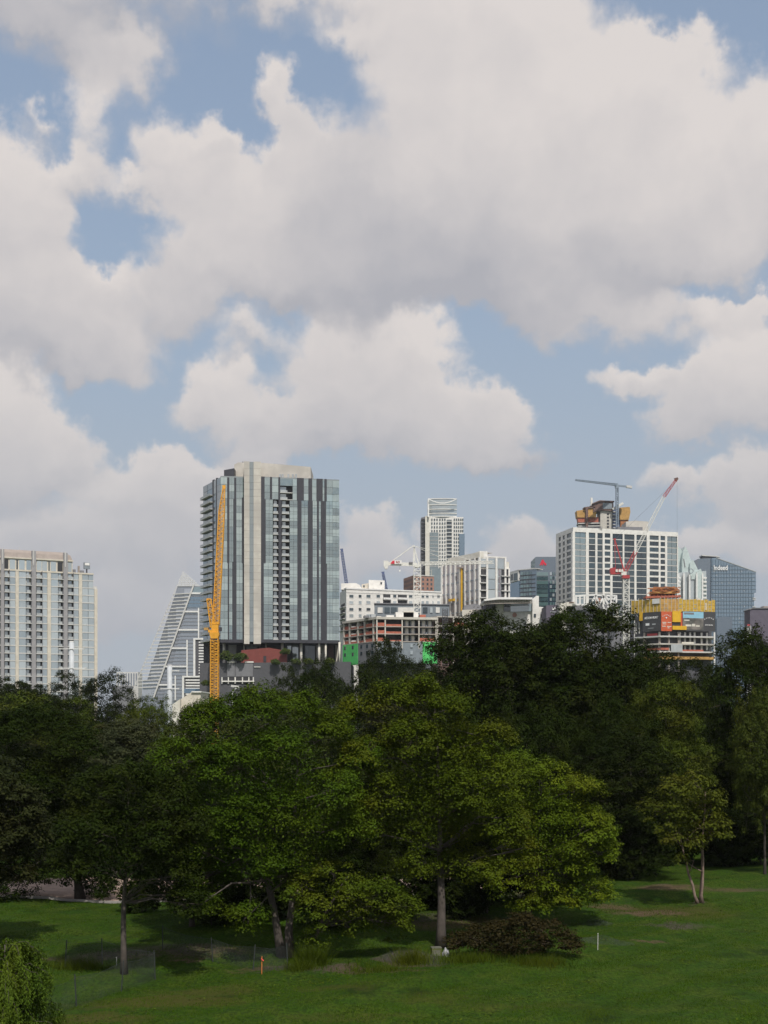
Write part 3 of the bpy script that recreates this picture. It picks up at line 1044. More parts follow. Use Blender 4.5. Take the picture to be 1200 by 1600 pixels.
    for (x0, x1, m) in ((446, 455, 'g_teal'), (457, 466, 'g_teal'), (473, 492, 'g_dark'), (494, 497, 'white'), (501, 509, 'offwhite'), (513, 521, 'brickdark'), (524, 528, 'offwhite'), (357, 369, 'slab'), (385, 402, 'rail')):
        prism('lobby_bay', m, t, [(x0, 1006), (x1, 1006), (x1, 1036), (x0, 1036)], 602.6, 1.2)
    for (x0, x1) in ((348, 352.4), (439, 443.2), (468.4, 472.6), (496.6, 500.6), (507.4, 510.4), (528.8, 532.2), (414.4, 417), (380, 382.4)):
        xm = (x0 + x1) / 2
        a, b = P3(xm, 1040, 587), P3(xm, 1003.5, 587)
        mb = MB()
        mb.tube([a, b], (x1 - x0) / 2 * 587 / FPX, 14)
        mb.build('column', 'offwhite', t, True)
    prism('terrace_wall', 'redbrown', t, [(377, 1016), (420, 1012), (448, 1017), (448, 1045), (377, 1045)], 580, 3)
    prism('doorway', 'recess_shade', t, [(411.6, 1025), (416, 1025), (416, 1034), (411.6, 1034)], 579.8, .3)
striped_tower()


def podium():
    d = 570.0
    t = thing('parking_podium', 'dark grey parking podium with a white louvre band under the glass tower', 'building', base(430, d))
    prism('wall', 'darkgrey', t, [(312, 1036), (548, 1034), (548, 1140), (312, 1140)], d, 60)
    for (x0, x1) in ((355, 367), (382, 396)):
        prism('coping', 'white', t, [(x0, 1033.4), (x1, 1033.4), (x1, 1035.4), (x0, 1035.4)], d - .5, 1.5)
    for (x0, x1) in ((355, 367), (368, 395)):
        prism('panel', 'midgrey', t, [(x0, 1036.5), (x1, 1036.5), (x1, 1057), (x0, 1057)], d - .3, .35)
    prism('louvre_band', 'recess_shade', t, [(346, 1058), (396, 1058), (396, 1068), (346, 1068)], d - .25, .3)
    for x in (346, 356, 366.5, 378, 388, 395):
        prism('louvre_post', 'white', t, [(x, 1058), (x + (1.6 if x != 366.5 else 2), 1058), (x + 1.6, 1068), (x, 1068)], d - .7, .5)
    prism('louvre_rail', 'white', t, [(346, 1063.6), (397, 1063.6), (397, 1065.4), (346, 1065.4)], d - .9, .7)
    prism('sill', 'white', t, [(397, 1041.6), (407, 1041.6), (407, 1042.6), (397, 1042.6)], d - .4, .5)
podium()


# ---- white apartment block behind the concrete frame
def white_block():
    t = thing('white_apartment_block', 'white stepped apartment block with small dark windows and balconies behind the concrete frame', 'building', base(610, 690))
    F = Facade(541, 680, 690, 700, t)
    L = Facade(531, 700, 541, 680, t)
    z1 = F.z(541, 920.5)
    q = lambda G, px, n=0: G.pt3(G.u(px), 0, n)[:2]
    body('wall', 'white', t, [q(L, 531), q(F, 541), q(F, 690), pt(690, 740), pt(531, 740)], 0, z1)
    F.pbox('cornice', 'white_paint', 541, 690, z1, z1 + .7, -4, .3)
    F.pbox('string_course', 'slab', 541, 690, z1 - 1.9, z1 - 1.6, -.2, .12)
    prism('roof_step', 'white', t, [(533, 911.5), (556, 911), (562, 914), (566, 921), (533, 921)], 694, 25)
    prism('roof_tower', 'white', t, [(576, 906), (601, 907), (601, 922), (576, 922)], 697, 14)
    prism('roof_window', 'g_dark', t, [(594.5, 909.6), (597, 909.6), (597, 912.8), (594.5, 912.8)], 696.7, .4)
    prism('roof_house', 'cream', t, [(565, 913), (576, 911), (576, 922), (565, 922)], 699, 12)
    prism('roof_window', 'g_dark', t, [(567.5, 914.5), (570, 914.5), (570, 917), (567.5, 917)], 698.7, .4)
    h = 10.1
    for r, y in enumerate((931.6, 941.4, 952.2, 962.0)):
        for (x, wd) in ((549, 6.2), (562.6, 4.4), (575.7, 6.2), (591, 5.4), (616.8, 5), (641.6, 5.4), (660.6, 4), (667.6, 4), (676.5, 1.6), (685.2, 4)):
            if r > 1 and x > 580: continue
            zz = F.z(x, y)
            wn = F.pbox('window', 'g_dark' if r % 2 == 0 else 'g_pale', x - wd / 2, x + wd / 2, zz - .75, zz + .75, -.2, .06)
            F.pbox('sill', 'white_paint', x - wd / 2 - .3, x + wd / 2 + .3, zz - .95, zz - .78, 0, .16, wn)
        if r < 2:
            for (x0, x1) in ((598.6, 610), (621.5, 635.8)):
                zz = F.z(x0, y)
                F.pbox('loggia', 'recess_shade', x0, x1, zz - 1.2, zz + 1.2, -.2, .05)
                b = F.pbox('balcony', 'white_paint', x0 - .4, x1 + .6, zz - 1.75, zz - .75, -.2, 1.3)
    for i in range(5):
        z = L.z(537, 950 + i * 9)
        L.pbox('balcony', 'slab', 532, 539.6, z, z + .3, -.3, 1.2)
        L.pbox('loggia', 'recess_shade', 533, 539, z + .4, z + 2.4, -.4, .05)
white_block()


def grey_annex():
    d = 640.0
    t = thing('grey_annex', 'low blue grey flat roofed block in front of the white apartment block', 'building', base(640, d))
    prism('wall', 'bluegrey', t, [(585, 943), (702, 945), (702, 1010), (585, 1010)], d, 22)
    prism('coping', 'midgrey', t, [(584.5, 942), (702.5, 944), (702.5, 945.5), (584.5, 943.5)], d - .5, 23)
    for (x0, x1, m) in ((590, 598, 'white'), (601, 609, 'g_dark'), (611, 620, 'g_dark'), (622, 646, 'white'), (661, 668, 'g_dark'), (672, 676, 'g_pale'), (681, 687, 'white')):
        prism('window', m, t, [(x0, 949), (x1, 949), (x1, 957.5), (x0, 957.5)], d - .3, .4)
grey_annex()


# ---- concrete frame under construction
def concrete_frame():
    t = thing('concrete_frame', 'half built concrete frame with orange edge netting and green sheathing at its foot', 'building', base(610, 565))
    L = Facade(535.5, 588, 589, 560, t)
    F = Facade(589, 560, 683, 564, t)
    Q = Facade(683, 572, 737, 578, t)
    ys = (966.2, 978.3, 989.8, 1001.5)
    zf = [F.z(589, y) for y in ys] + [F.z(589, 1013), F.z(589, 1024), F.z(589, 1036)]
    plan = lambda e: [L.pt3(L.u(535.5), 0, e)[:2], L.pt3(L.u(589), 0, e)[:2], F.pt3(F.u(683), 0, e)[:2], pt(683, 596), pt(537, 608)]
    for i, z in enumerate(zf[:4]):
        body('floor_slab', 'rawconc' if i else 'concrete', t, plan(.35 if i == 0 else .0), z - .32, z + (.7 if i == 0 else .05))
    body('inner_wall', 'midgrey', t, [pt(560, 586), pt(660, 584), pt(665, 596), pt(560, 600)], 0, zf[0] - .35)
    for px in (536.4, 545.4, 558.5, 568.8, 582.6):
        L.pbox('column', 'concrete', px - .8, px + .8, zf[3], zf[0] - .33, -.9, -.05)
    for px in (589, 602, 628.5, 654.8, 681.4):
        F.pbox('column', 'concrete', px - .95, px + .95, zf[4], zf[0] - .33, -.9, -.05)
    for i in (0, 1, 2):
        a, b = zf[i + 1] + .06, zf[i] - .33
        for k, (x0, x1) in enumerate(((537.5, 544.4), (546.6, 557.3), (559.8, 567.7), (570, 581.5), (583.5, 588))):
            L.pbox('netting', 'orange', x0, x1, a, a + (b - a) * (.5 if k in (0, 3) else .3), -.5, -.42)
            if k in (1, 2):
                L.pbox('stacked_board', 'offwhite', x0 + 1, x1 - 1, a + .1, a + (b - a) * .85, -3.2, -2.8)
        for k, (x0, x1) in enumerate(((590.2, 600.8), (603.2, 627.4), (629.6, 653.7), (656, 680.3))):
            hh = (.5, (.3, .32, .15)[i], .0, (.0, .0, .5)[i])[k]
            if hh: F.pbox('netting', 'orange', x0, x1, a, a + (b - a) * hh, -.5, -.42)
            if k == 1: F.pbox('infill_wall', 'recess_shade', x0, x1, a, b, -4, -3.6)
            if k >= 2:
                for s in (.15, .55):
                    w0 = x0 + (x1 - x0) * s
                    F.pbox('infill_wall', 'bluegrey', w0, w0 + 8, a, b, -3.6, -3.3)
                    F.pbox('stacked_board', 'white', w0 + 2, w0 + 6.5, a + .2, b - .3, -3.2, -3.0)
    # sheathed lower storeys
    L.pbox('green_sheathing', 'green', 535.6, 559, zf[6], zf[3] - .33, -2, .05)
    L.pbox('grey_sheathing', 'midgrey', 559, 589, zf[6], zf[3] - .33, -2, -.1)
    F.pbox('grey_sheathing', 'bluegrey', 589.6, 660.5, zf[6], zf[3] - .33, -2, -.2)
    F.pbox('green_sheathing', 'green', 660.5, 683, zf[6], zf[3] - .33, -2, .1)
    for i in (4, 5):
        for px in (538, 550):
            L.pbox('window', 'g_dark', px, px + 2.8, zf[i] + .6, zf[i] + 2.2, -.3, .12)
        for px in (563, 572, 580):
            L.pbox('window', 'g_dark', px, px + 2.8, zf[i] + .6, zf[i] + 2.2, -.3, .02)
        for px in (641, 671.5, 679):
            F.pbox('window', 'g_dark' if px > 660 else 'g_pale', px, px + 4, zf[i] + .5, zf[i] + 2.1, -.3, .17)
    # right wing and hoist tower
    for y in (963.5, 978, 990.5):
        Q.pbox('floor_slab', 'concrete', 683, 737, Q.z(700, y) - .3, Q.z(700, y) + .2, -14, 0)
    for px in (684, 709, 735):
        Q.pbox('column', 'concrete', px - .8, px + .8, 0, Q.z(700, 963.5) - .3, -.9, -.1)
    Q.pbox('inner_wall', 'brickdark', 684, 733, 0, Q.z(700, 965), -8, -7)
    Q.pbox('netting', 'orange', 710, 733, Q.z(700, 978) + .2, Q.z(700, 978) + 1.5, -.5, -.4)
    mb = MB(); mb.lattice(P3(695.5, 1040, 562), P3(695.5, 951, 562), 2.2, 2.2, 26, .14); mb.build('hoist_tower', 'darkgrey', t)
    # clutter on the deck
    zt = zf[0] + .72
    for (x0, x1, hh, m) in ((583, 590, 1.6, 'rail'), (592, 599, .7, 'offwhite'), (607, 619, 1.2, 'white'), (622, 657, 2.6, 'white'), (634, 650, 3.1, 'offwhite'), (660, 669, 1.6, 'orange'), (572, 580, 1.0, 'midgrey')):
        F.pbox('deck_stack', m, x0, x1, zt, zt + hh, -9, -6)
concrete_frame()


# ---- slender tower with a curved crown, far behind
def crown_tower():
    d = 1250.0
    t = thing('curved_crown_tower', 'slender white gridded tower with a curved glass crown, far behind the white crane', 'building', base(692, d))
    zt = zl(d, 808)
    prism('wall', 'white', t, [(664.5, 808), (724, 808), (724, 930), (664.5, 930)], d, 30)
    prism('side_wall', 'midgrey', t, [(658, 809), (664.5, 807), (664.5, 930), (658, 930)], d + 6, 24)
    prism('bay_or_reflection', 'g_hotel', t, [(671.5, 832), (685, 832), (685, 930), (671.5, 930)], d - .8, 1)
    prism('bay_or_reflection', 'g_blue', t, [(717.5, 834), (726, 834), (726, 930), (717.5, 930)], d - .8, 18)
    prism('shaft_strip', 'offwhite', t, [(664.5, 806), (671, 806), (671, 930), (664.5, 930)], d - .8, 1)
    prism('balcony_bay', 'g_dark', t, [(698, 812), (706, 812), (706, 930), (698, 930)], d - .3, .5)
    k = d / FPX
    mbw, mbs, mbd = MB(), MB(), MB()
    for i in range(20):
        y = 810 + i * 5.85
        cols = [686.5 + 3.9 * j for j in range(3)] + [709 + 3.4 * j for j in range(3)]
        if i < 4: cols += [674, 678, 682] + [719.2, 722.2]
        for x in cols:
            c = P3(x + .9, y + 1.8, d - .25)
            mbw.box(c, (1.9 * k, .7, 3.0 * k))
        mbs.box(P3(702, y + 4.6, d - .8), (8 * k, 1.6, 1.3 * k))
        mbd.box(P3(661.2, y + 2.2, d + 5.6), (5.2 * k, 1, 3.2 * k))
        if i > 3: mbs.box(P3(678.2, y + 4.9, d - .9), (13.4 * k, .4, .5 * k))
    tag(mbw.build('small_windows', 'g_dark', t), kind='stuff')
    tag(mbs.build('balcony_slabs', 'slab', t), kind='stuff')
    tag(mbd.build('side_openings', 'recess_shade', t), kind='stuff')
    # crown: a curved glass drum with white bands
    def arc(y0, y1, m, name, r0=0.0):
        mb = MB()
        n = 16
        v, f = [], []
        for j in range(n + 1):
            s = -1 + 2 * j / n
            x = 691.5 + 22.5 * s
            yy = d + 2 - r0 - 2.5 * (1 - s * s)
            for y in (y0, y1):
                p = P3(x, y, d)
                v.append((p[0], yy, p[2]))
            for y in (y1, y0):
                p = P3(x, y, d)
                v.append((p[0], d + 16, p[2]))
        for j in range(n):
            a, b = j * 4, (j + 1) * 4
            f += [(a, a + 1, b + 1, b), (a + 3, a, b, b + 3), (a + 1, a + 2, b + 2, b + 1), (a + 2, a + 3, b + 3, b + 2)]
        f += [(0, 3, 2, 1), (n * 4, n * 4 + 1, n * 4 + 2, n * 4 + 3)]
        mb.add(v, f)
        mb.build(name, m, t)
    arc(780, 808, 'g_pale', 'crown_glass')
    for y in (778.6, 788, 795, 801.5, 806.5):
        arc(y, y + 1.1, 'white', 'crown_band', .5)
    for j in range(8):
        s = -1 + 2 * j / 7
        mb = MB()
        mb.beam(P3(691.5 + 21 * s, 780 + 6 * (1 - s * s), d - 6), P3(691.5 + 21 * (s + 2 / 7), 780 + 6 * (1 - min(1, (s + 2 / 7)) ** 2), d - 6), .9)
        if j < 7: mb.build('crown_swag', 'white_paint', t)
    prism('crown_fin', 'white_paint', t, [(668.3, 780), (670.6, 778), (670.6, 808), (668.3, 808)], d - 4, 12)
    prism('lower_glass', 'g_hotel', t, [(675, 888), (694, 888), (694, 960), (675, 960)], d - 60, 20)
    prism('lower_strip', 'white', t, [(694, 887), (697.5, 887), (697.5, 960), (694, 960)], d - 61, 20)
crown_tower()


def brick_office():
    t = thing('brick_office', 'pinkish brown brick office block with rows of square windows behind the white crane mast', 'building', base(655, 1000))
    L = Facade(630.5, 1025, 646, 1000, t)
    F = Facade(646, 1000, 678, 1006, t)
    z1 = F.z(650, 899)
    body('wall', 'brick', t, [L.pt3(L.u(630.5), 0)[:2], L.pt3(L.u(646), 0)[:2], F.pt3(F.u(678), 0)[:2], pt(678, 1035), pt(631, 1045)], 0, z1)
    for r in range(4):
        z = F.z(650, 905 + r * 6.9)
        for x in (648, 654, 661, 668, 674):
            F.pbox('window', 'g_dark', x - 1.4, x + 1.4, z - .9, z + .9, -.3, .1)
        L.pbox('shade_band', 'brickdark', 631.5, 645, z - .9, z + .9, -.3, .1)  # darker brick carries the shade of this face in colour
    F.pbox('cornice', 'slab', 646, 678, z1 - .3, z1 + .3, -2, .4)
brick_office()


# ---- white lattice apartment tower, centre
def lattice_block():
    t = thing('white_grid_tower', 'white gridded apartment tower with bronze panes on its receding left face', 'building', base(745, 705))
    L = Facade(688, 735, 749, 700, t)
    F = Facade(749, 700, 796, 705, t)
    zt = L.z(749, 866)
    body('wall', 'offwhite', t, [L.pt3(L.u(688), 0, -.6)[:2], corner(L, F, -.65), F.pt3(F.u(796), 0, -.6)[:2], pt(796, 735), pt(700, 752)], 0, zt - 3.5)
    hrow = (F.z(749, 873) - F.z(749, 905)) / 2
    z1 = L.z(749, 873)
    nr = 6
    cols = [690.5, 697, 704.2, 711.5, 719, 726.5, 734.2, 742, 748]
    for x in cols[:-1] + [748.6]:
        L.pbox('pier', 'white', x - 1.0, x + 1.0, 0, z1 + .8, -.6, .35)
    for i in range(nr):
        zb = z1 - (i + 1) * hrow
        L.pbox('floor_band', 'bluegrey', 689, 748.6, zb - .25, zb + .35, -.6, .12)
        for a, b in zip(cols[:-1], cols[1:]):
            L.pbox('window', 'g_bronze', a + 1, b - 1, zb + .4, zb + hrow - .25, -.6, -.15)
    L.pbox('parapet', 'offwhite', 700, 749.6, z1 + .6, zt + 1.2, -3, .1)
    L.pbox('roof_house', 'offwhite', 708, 749.4, zt + 1.2, L.z(749, 862.5), -9, -1.5)
    # hoist mast on the left face
    L.pbox('hoist_mast', 'yellowpanel', 722.6, 723.8, 0, L.z(722, 887), .5, 1.2)
    L.pbox('hoist_mast', 'concrete', 719.6, 721.6, 0, L.z(722, 886), .5, 1.2)
    L.pbox('hoist_head', 'taupe', 717, 725, L.z(722, 888.5), L.z(722, 886), .4, 1.5)
    L.pbox('hoist_cage', 'yellowpanel', 704, 712, L.z(708, 939.5), L.z(708, 936), .5, 1.4)
    # front: balconies, panes
    zf = F.z(760, 871)
    F.pbox('pier', 'white', 749, 751, 0, F.z(752, 866), -.6, .3)
    F.pbox('corner_tower', 'white', 750, 761.8, zf - 1.5, F.z(755, 861), -8, -.2)
    for x0, x1 in ((759.6, 762.6), (774, 777), (788.2, 791)):
        F.pbox('pier', 'white', x0, x1, 0, zf + .6, -.6, .3)
    F.pbox('parapet', 'white', 762.6, 791, zf, zf + .7, -2, .25)
    F.pbox('pier', 'white', 794.2, 796.4, 0, F.z(795, 888.5), -.6, .3)
    F.pbox('parapet', 'white', 791, 796.4, F.z(795, 889.5), F.z(795, 888), -2, .28)
    hh = F.z(760, 888) - F.z(760, 899.6)
    F.pbox('window', 'g_pale', 751.4, 759.4, F.z(755, 886), F.z(755, 873), -.5, -.1)
    for i in range(8):
        z = F.z(755, 899.6) - i * hh
        for x0, x1 in ((751.2, 755), (755.6, 759.4)):
            F.pbox('loggia', 'recess_shade', x0, x1, z + .4, z + hh - .3, -.55, -.2)
        F.pbox('balcony', 'slab', 749.6, 759.6, z - .1, z + .4, -.5, .9)
        F.pbox('window', 'g_bronze', 779, 782.5, z + .4, z + hh - .2, -.55, -.1)
        for x0, x1 in ((783.5, 787.8), (791.2, 794)):
            F.pbox('loggia', 'recess_shade', x0, x1, z + .4, z + hh - .3, -.55, -.2)
        F.pbox('balcony', 'slab', 782.8, 796.6, z - .1, z + .35, -.5, .9)
    for i in range(5):
        y = 873 + i * 16.2
        F.pbox('window', 'g_pale', 763, 773.8, F.z(768, y + 15.2), F.z(768, y), -.55, -.1)
        F.pbox('window', 'g_pale', 777.4, 787.8, F.z(768, y + 15.2), F.z(768, y), -.56, -.3)
lattice_block()


# ---- dark teal hotel
def teal_hotel():
    d = 850.0
    t = thing('teal_hotel', 'dark teal glass hotel with a red letter emblem at its top', 'building', base(850, d))
    prism('wall', 'g_bluedark', t, [(836, 871), (838, 870), (872, 870), (872, 960), (836, 960)], d, 25)
    for i in range(9):
        y = 894 + i * 6.7
        prism('window', 'g_marriott', t, [(838.5, y), (856.5, y), (856.5, y + 5.6), (838.5, y + 5.6)], d - .4, .5)
        for j in range(3):
            x = 859 + j * 4.2
            prism('window', 'g_pale' if (i + j) % 3 == 0 else 'g_marriott', t, [(x, y), (x + 3.2, y), (x + 3.2, y + 4.6), (x, y + 4.6)], d - .4, .5)
    k = d / FPX
    em = [(-5.6, 5), (-1.8, -4.2), (.2, -4.2), (3.6, 1.5), (4.9, 1.2), (5.6, 5), (2.6, 5), (.8, 1.6), (-.2, 5), (-2.2, 5), (-1.4, .5), (-3.4, 5)]
    prism('emblem', 'redletter', t, [(848.6 + x * .95, 878.4 + y * .95) for x, y in em], d - .6, .5)
    w_ = thing('hotel_wing', 'lower dark blue glass wing with a grid front left of the teal hotel', 'building', base(820, 830))
    L = Facade(797, 846, 812, 830, w_)
    F = Facade(812, 830, 838, 822, w_)
    z1 = F.z(812, 891)
    body('wall', 'g_bluedark', w_, [L.pt3(L.u(797), 0, -.4)[:2], F.pt3(F.u(812), 0, -.4)[:2], F.pt3(F.u(838), 0, -.4)[:2], pt(838, 850), pt(798, 860)], 0, z1)
    F.pbox('parapet', 'slab', 811, 838, z1, z1 + .5, -8, .2)
    L.pbox('parapet', 'slab', 797, 812, z1 - .1, z1 + .6, -8, .2)
    for r in range(8):
        z = F.z(812, 897 + r * 6.5)
        for c in range(4):
            x = 813.4 + c * 4.4
            F.pbox('window', 'g_marriott', x, x + 3.5, z - .8, z + 1.2, -.5, -.1)
        F.pbox('floor_band', 'dark', 812, 836, z - 1.45, z - .95, -.4, .08)
    L.pbox('white_bay', 'white', 798, 811, L.z(804, 909), L.z(804, 894), -.4, .5)
    L.pbox('window', 'g_dark', 804, 809.4, L.z(804, 907.5), L.z(804, 896.5), .3, .62)
    L.pbox('window', 'g_dark', 799, 802.6, L.z(804, 906), L.z(804, 896.5), .3, .6)
    L.pbox('bay_or_reflection', 'g_blue', 797.4, 811.8, 0, L.z(804, 910), -.4, .1)
teal_hotel()


def white_gallery():
    d = 620.0
    t = thing('white_pavilion', 'white modern building with a wide flat overhanging roof behind the tree tops', 'building', base(800, d))
    prism('wall', 'white', t, [(775, 938), (834, 938), (834, 990), (775, 990)], d + 2, 20)
    prism('tall_wall', 'white', t, [(832, 937), (838, 931), (842, 931), (842, 948), (853, 949), (853, 1000), (832, 1000)], d - 1, 22)
    prism('roof', 'white_paint', t, [(756, 936.5), (778, 933), (832, 933.5), (832, 936.5), (778, 936.5), (757, 939)], d - 8, 26)
    mb = MB()
    mb.lattice(P3(758, 941, d - 6), P3(831.5, 939.5, d - 6), 1.5, 1.5, 18, .18)
    mb.build('roof_truss', 'rawconc', t)
    prism('louvre_wall', 'purple', t, [(757, 945), (774, 944), (774, 975), (757, 975)], d - 2, 10)
    for j in range(5):
        prism('louvre', 'midgrey', t, [(758.5 + j * 3.2, 945), (759.3 + j * 3.2, 945), (759.3 + j * 3.2, 975), (758.5 + j * 3.2, 975)], d - 2.4, .5)
    prism('panel', 'offwhite', t, [(775, 944), (786.5, 944), (786.5, 964), (775, 964)], d + 1, 1.2)
    prism('window', 'g_dark', t, [(787.5, 944), (797, 944), (797, 955), (787.5, 955)], d + 1.2, 1)
    prism('window', 'g_hotel', t, [(797.6, 944), (831, 943), (831, 955), (797.6, 956)], d + 1, 1.2)
    prism('small_window', 'g_dark', t, [(845, 960), (849, 960), (849, 965), (845, 965)], d - 1.3, .5)
    prism('small_window', 'g_dark', t, [(834, 959), (837.6, 959), (837.6, 964), (834, 964)], d - 1.3, .5)
    mb = MB()
    c = P3(804, 961, d + .5)
    mb.tube([c, (c[0], c[1] - .5, c[2])], 1.1, 16)
    mb.build('round_sign', 'brick', t)
    b = thing('beige_wall_building', 'plain beige windowless building between concrete frame and white pavilion', 'building', base(738, 640))
    prism('wall', 'offwhite', b, [(722, 953), (754, 952), (754, 1010), (722, 1010)], 640, 25)
    prism('roof_house', 'midgrey', b, [(725, 946), (744, 943), (752, 947), (752, 953.5), (725, 953.5)], 646, 15)
    s = thing('signed_grey_block', 'dark grey block with a white bird emblem beside the white gridded tower', 'building', base(862, 600))
    prism('wall', 'purple', s, [(853.5, 946), (874, 944.5), (874, 1010), (853.5, 1010)], 600, 18)
    bird = [(-3, -2), (-1.2, -.6), (.6, -1.2), (2.2, -2.6), (2.6, -1), (3.4, -.4), (2.2, .6), (.8, 2.2), (-1.4, 2.4), (-2.6, 1.2)]
    prism('emblem', 'letter', s, [(865.5 + x * .95, 951 + y * .95) for x, y in bird], 599.7, .3)
    for j in range(7):
        prism('sign_letter', 'rail', s, [(860 + j * 1.8, 955.4), (861.1 + j * 1.8, 955.4), (861.1 + j * 1.8, 956.8), (860 + j * 1.8, 956.8)], 599.7, .3)
white_gallery()


# ---- white framed dark glass tower, right
def framed_tower():
    t = thing('white_framed_tower', 'white framed apartment tower with dark glass bays behind the red and white crane', 'building', base(975, 715))
    L = Facade(867.5, 728, 896, 700, t)
    F = Facade(896, 700, 1058.5, 719, t)
    zt = F.z(896, 824)
    zb0 = F.z(896, 831)
    h = 9.5 / FPX * 700
    n = 15
    body('wall', 'dark', t, [L.pt3(L.u(867.5), 0, -.5)[:2], corner(L, F, -.55), F.pt3(F.u(1058.5), 0, -.5)[:2], pt(1057, 752), pt(874, 755)], 0, zt - .4)
    F.pbox('parapet', 'white', 895.5, 1059, zb0, zt, -1.5, .35)
    L.pbox('parapet', 'white', 869.5, 896.4, zb0, zt, -1.5, .35)
    piers = [(894.2, 898), (915, 919.6), (929.8, 933), (941.2, 944.4), (953.2, 956.6), (972.6, 975), (990.8, 994), (1010, 1014.6), (1028.8, 1031.6), (1038.8, 1042), (1057.4, 1059)]
    for (x0, x1) in piers:
        F.pbox('pier', 'white', x0, x1, 0, zb0 + .02, -.5, .38)
    bays = [(a[1], b[0]) for a, b in zip(piers[:-1], piers[1:])]
    for i in range(n):
        z = zb0 - (i + 1) * h
        for k, (x0, x1) in enumerate(bays):
            thin = k in (3, 8, 7)
            F.pbox('window', 'g_hotel' if k in (0, 9) else 'g_dark', x0 + .15, x1 - .15, z + (1.0 if thin else .55), z + h - .04, -.5, -.12)
            F.pbox('spandrel', 'white' if thin else 'slab', x0, x1, z, z + (.95 if thin else .42), -.5, .1 if thin else -.02)
            if x1 - x0 > 12:
                F.pbox('mullion', 'dark', (x0 + x1) / 2 - .15, (x0 + x1) / 2 + .15, z + .55, z + h - .05, -.12, .0)
    for (x0, x1) in ((869.4, 873.6), (877, 880), (883.2, 886.2), (892.8, 896)):
        L.pbox('pier', 'white', x0, x1, 0, zb0 + .02, -.5, .3)
    for i in range(n):
        z = L.z(896, 831) - (i + 1) * h
        L.pbox('spandrel', 'white', 869.4, 896, z, z + 1.1, -.5, .15)
        for (x0, x1) in ((873.6, 877), (880, 883.2), (886.2, 892.8)):
            L.pbox('window', 'g_dark', x0, x1, z + 1.1, z + h, -.5, -.15)
    prism('roof_house', 'concrete', t, [(978, 815), (993, 813.5), (1013, 815), (1013, 830), (978, 830)], 722, 14)
    prism('roof_deck', 'midgrey', t, [(965, 823), (1004, 823.5), (1004, 829), (965, 829)], 714, 4)
    for j in range(17):
        x = 905 + j * 2.2
        prism('roof_post', 'midgrey', t, [(x, 822.6), (x + .8, 822.6), (x + .8, 826.5), (x, 826.5)], 704, .5)
framed_tower()


# ---- core of a tower under construction, far behind
def core_tower():
    d = 1250.0
    t = thing('unfinished_tower', 'unfinished tower with brown formwork core and orange climbing screens above the white framed tower', 'building', base(942, d))
    prism('core', 'concrete', t, [(938, 798), (956.5, 798), (956.5, 860), (938, 860)], d, 20)
    prism('core_formwork', 'brownform', t, [(927, 786.5), (938, 782), (958.5, 783), (958.5, 799), (942, 797), (927, 800)], d - 2, 22)
    prism('formwork_cap', 'brownform', t, [(926, 786), (937, 781.6), (960, 782.6), (960, 784), (938, 783), (926, 787.4)], d - 3.5, 25)
    prism('formwork_panel', 'bluegrey', t, [(942, 786), (956.4, 786), (956.4, 795), (942, 795)], d - 2.4, .5)
    for i in range(5):
        prism('core_opening', 'recess_shade', t, [(948.4, 802 + i * 5), (951.6, 802 + i * 5), (951.6, 804.6 + i * 5), (948.4, 804.6 + i * 5)], d - .3, .5)
    prism('hoist_shaft', 'craneBlue', t, [(957, 796), (968.5, 794), (968.5, 860), (957, 860)], d + 4, 10)
    for i in range(6):
        prism('hoist_landing', 'slab', t, [(957, 799 + i * 5), (962, 799 + i * 5), (962, 800.4 + i * 5), (957, 800.4 + i * 5)], d + 3, 1)
    prism('climbing_screen', 'orangeform', t, [(968.5, 793), (984, 792), (985, 800), (982.5, 812), (968.5, 812)], d + 1, 14)
    prism('screen_frame', 'rust', t, [(969.5, 812), (982, 812), (981.5, 840), (969.5, 840)], d + 2, 12)
    prism('climbing_screen', 'orangeform', t, [(901, 798), (915.5, 796), (915.5, 808.5), (902.4, 808.5)], d + 1, 12)
    prism('climbing_screen', 'orangeform', t, [(918.6, 793.5), (931.6, 793), (931.6, 808), (918.6, 808)], d - 1, 12)
    prism('screen_core', 'brownform', t, [(912.4, 792.5), (919, 791.4), (930, 792), (930, 793.6), (919, 794), (919, 830), (915.5, 830), (915.5, 794)], d - 2, 12)
    prism('netting', 'orange', t, [(902.6, 808.5), (935, 808), (935, 816), (903.6, 816)], d + 2, 8)
    prism('inner', 'midgrey', t, [(904, 812), (938, 810), (938, 860), (904, 860)], d + 5, 10)
    for i in range(5):
        prism('floor_slab', 'slab', t, [(903.6, 817 + i * 4.4), (938, 816.4 + i * 4.4), (938, 817.8 + i * 4.4), (903.6, 818.4 + i * 4.4)], d + 1, 14)
    mb = MB(); mb.beam(P3(957, 796, d - 4), P3(973.4, 786.2, d - 4), 3.4, 2.2); mb.build('concrete_boom', 'craneWhite', t)
    prism('mixer_mast', 'craneWhite', t, [(923, 777.5), (926, 777.5), (926, 790), (923, 790)], d + 3, 2)
core_tower()


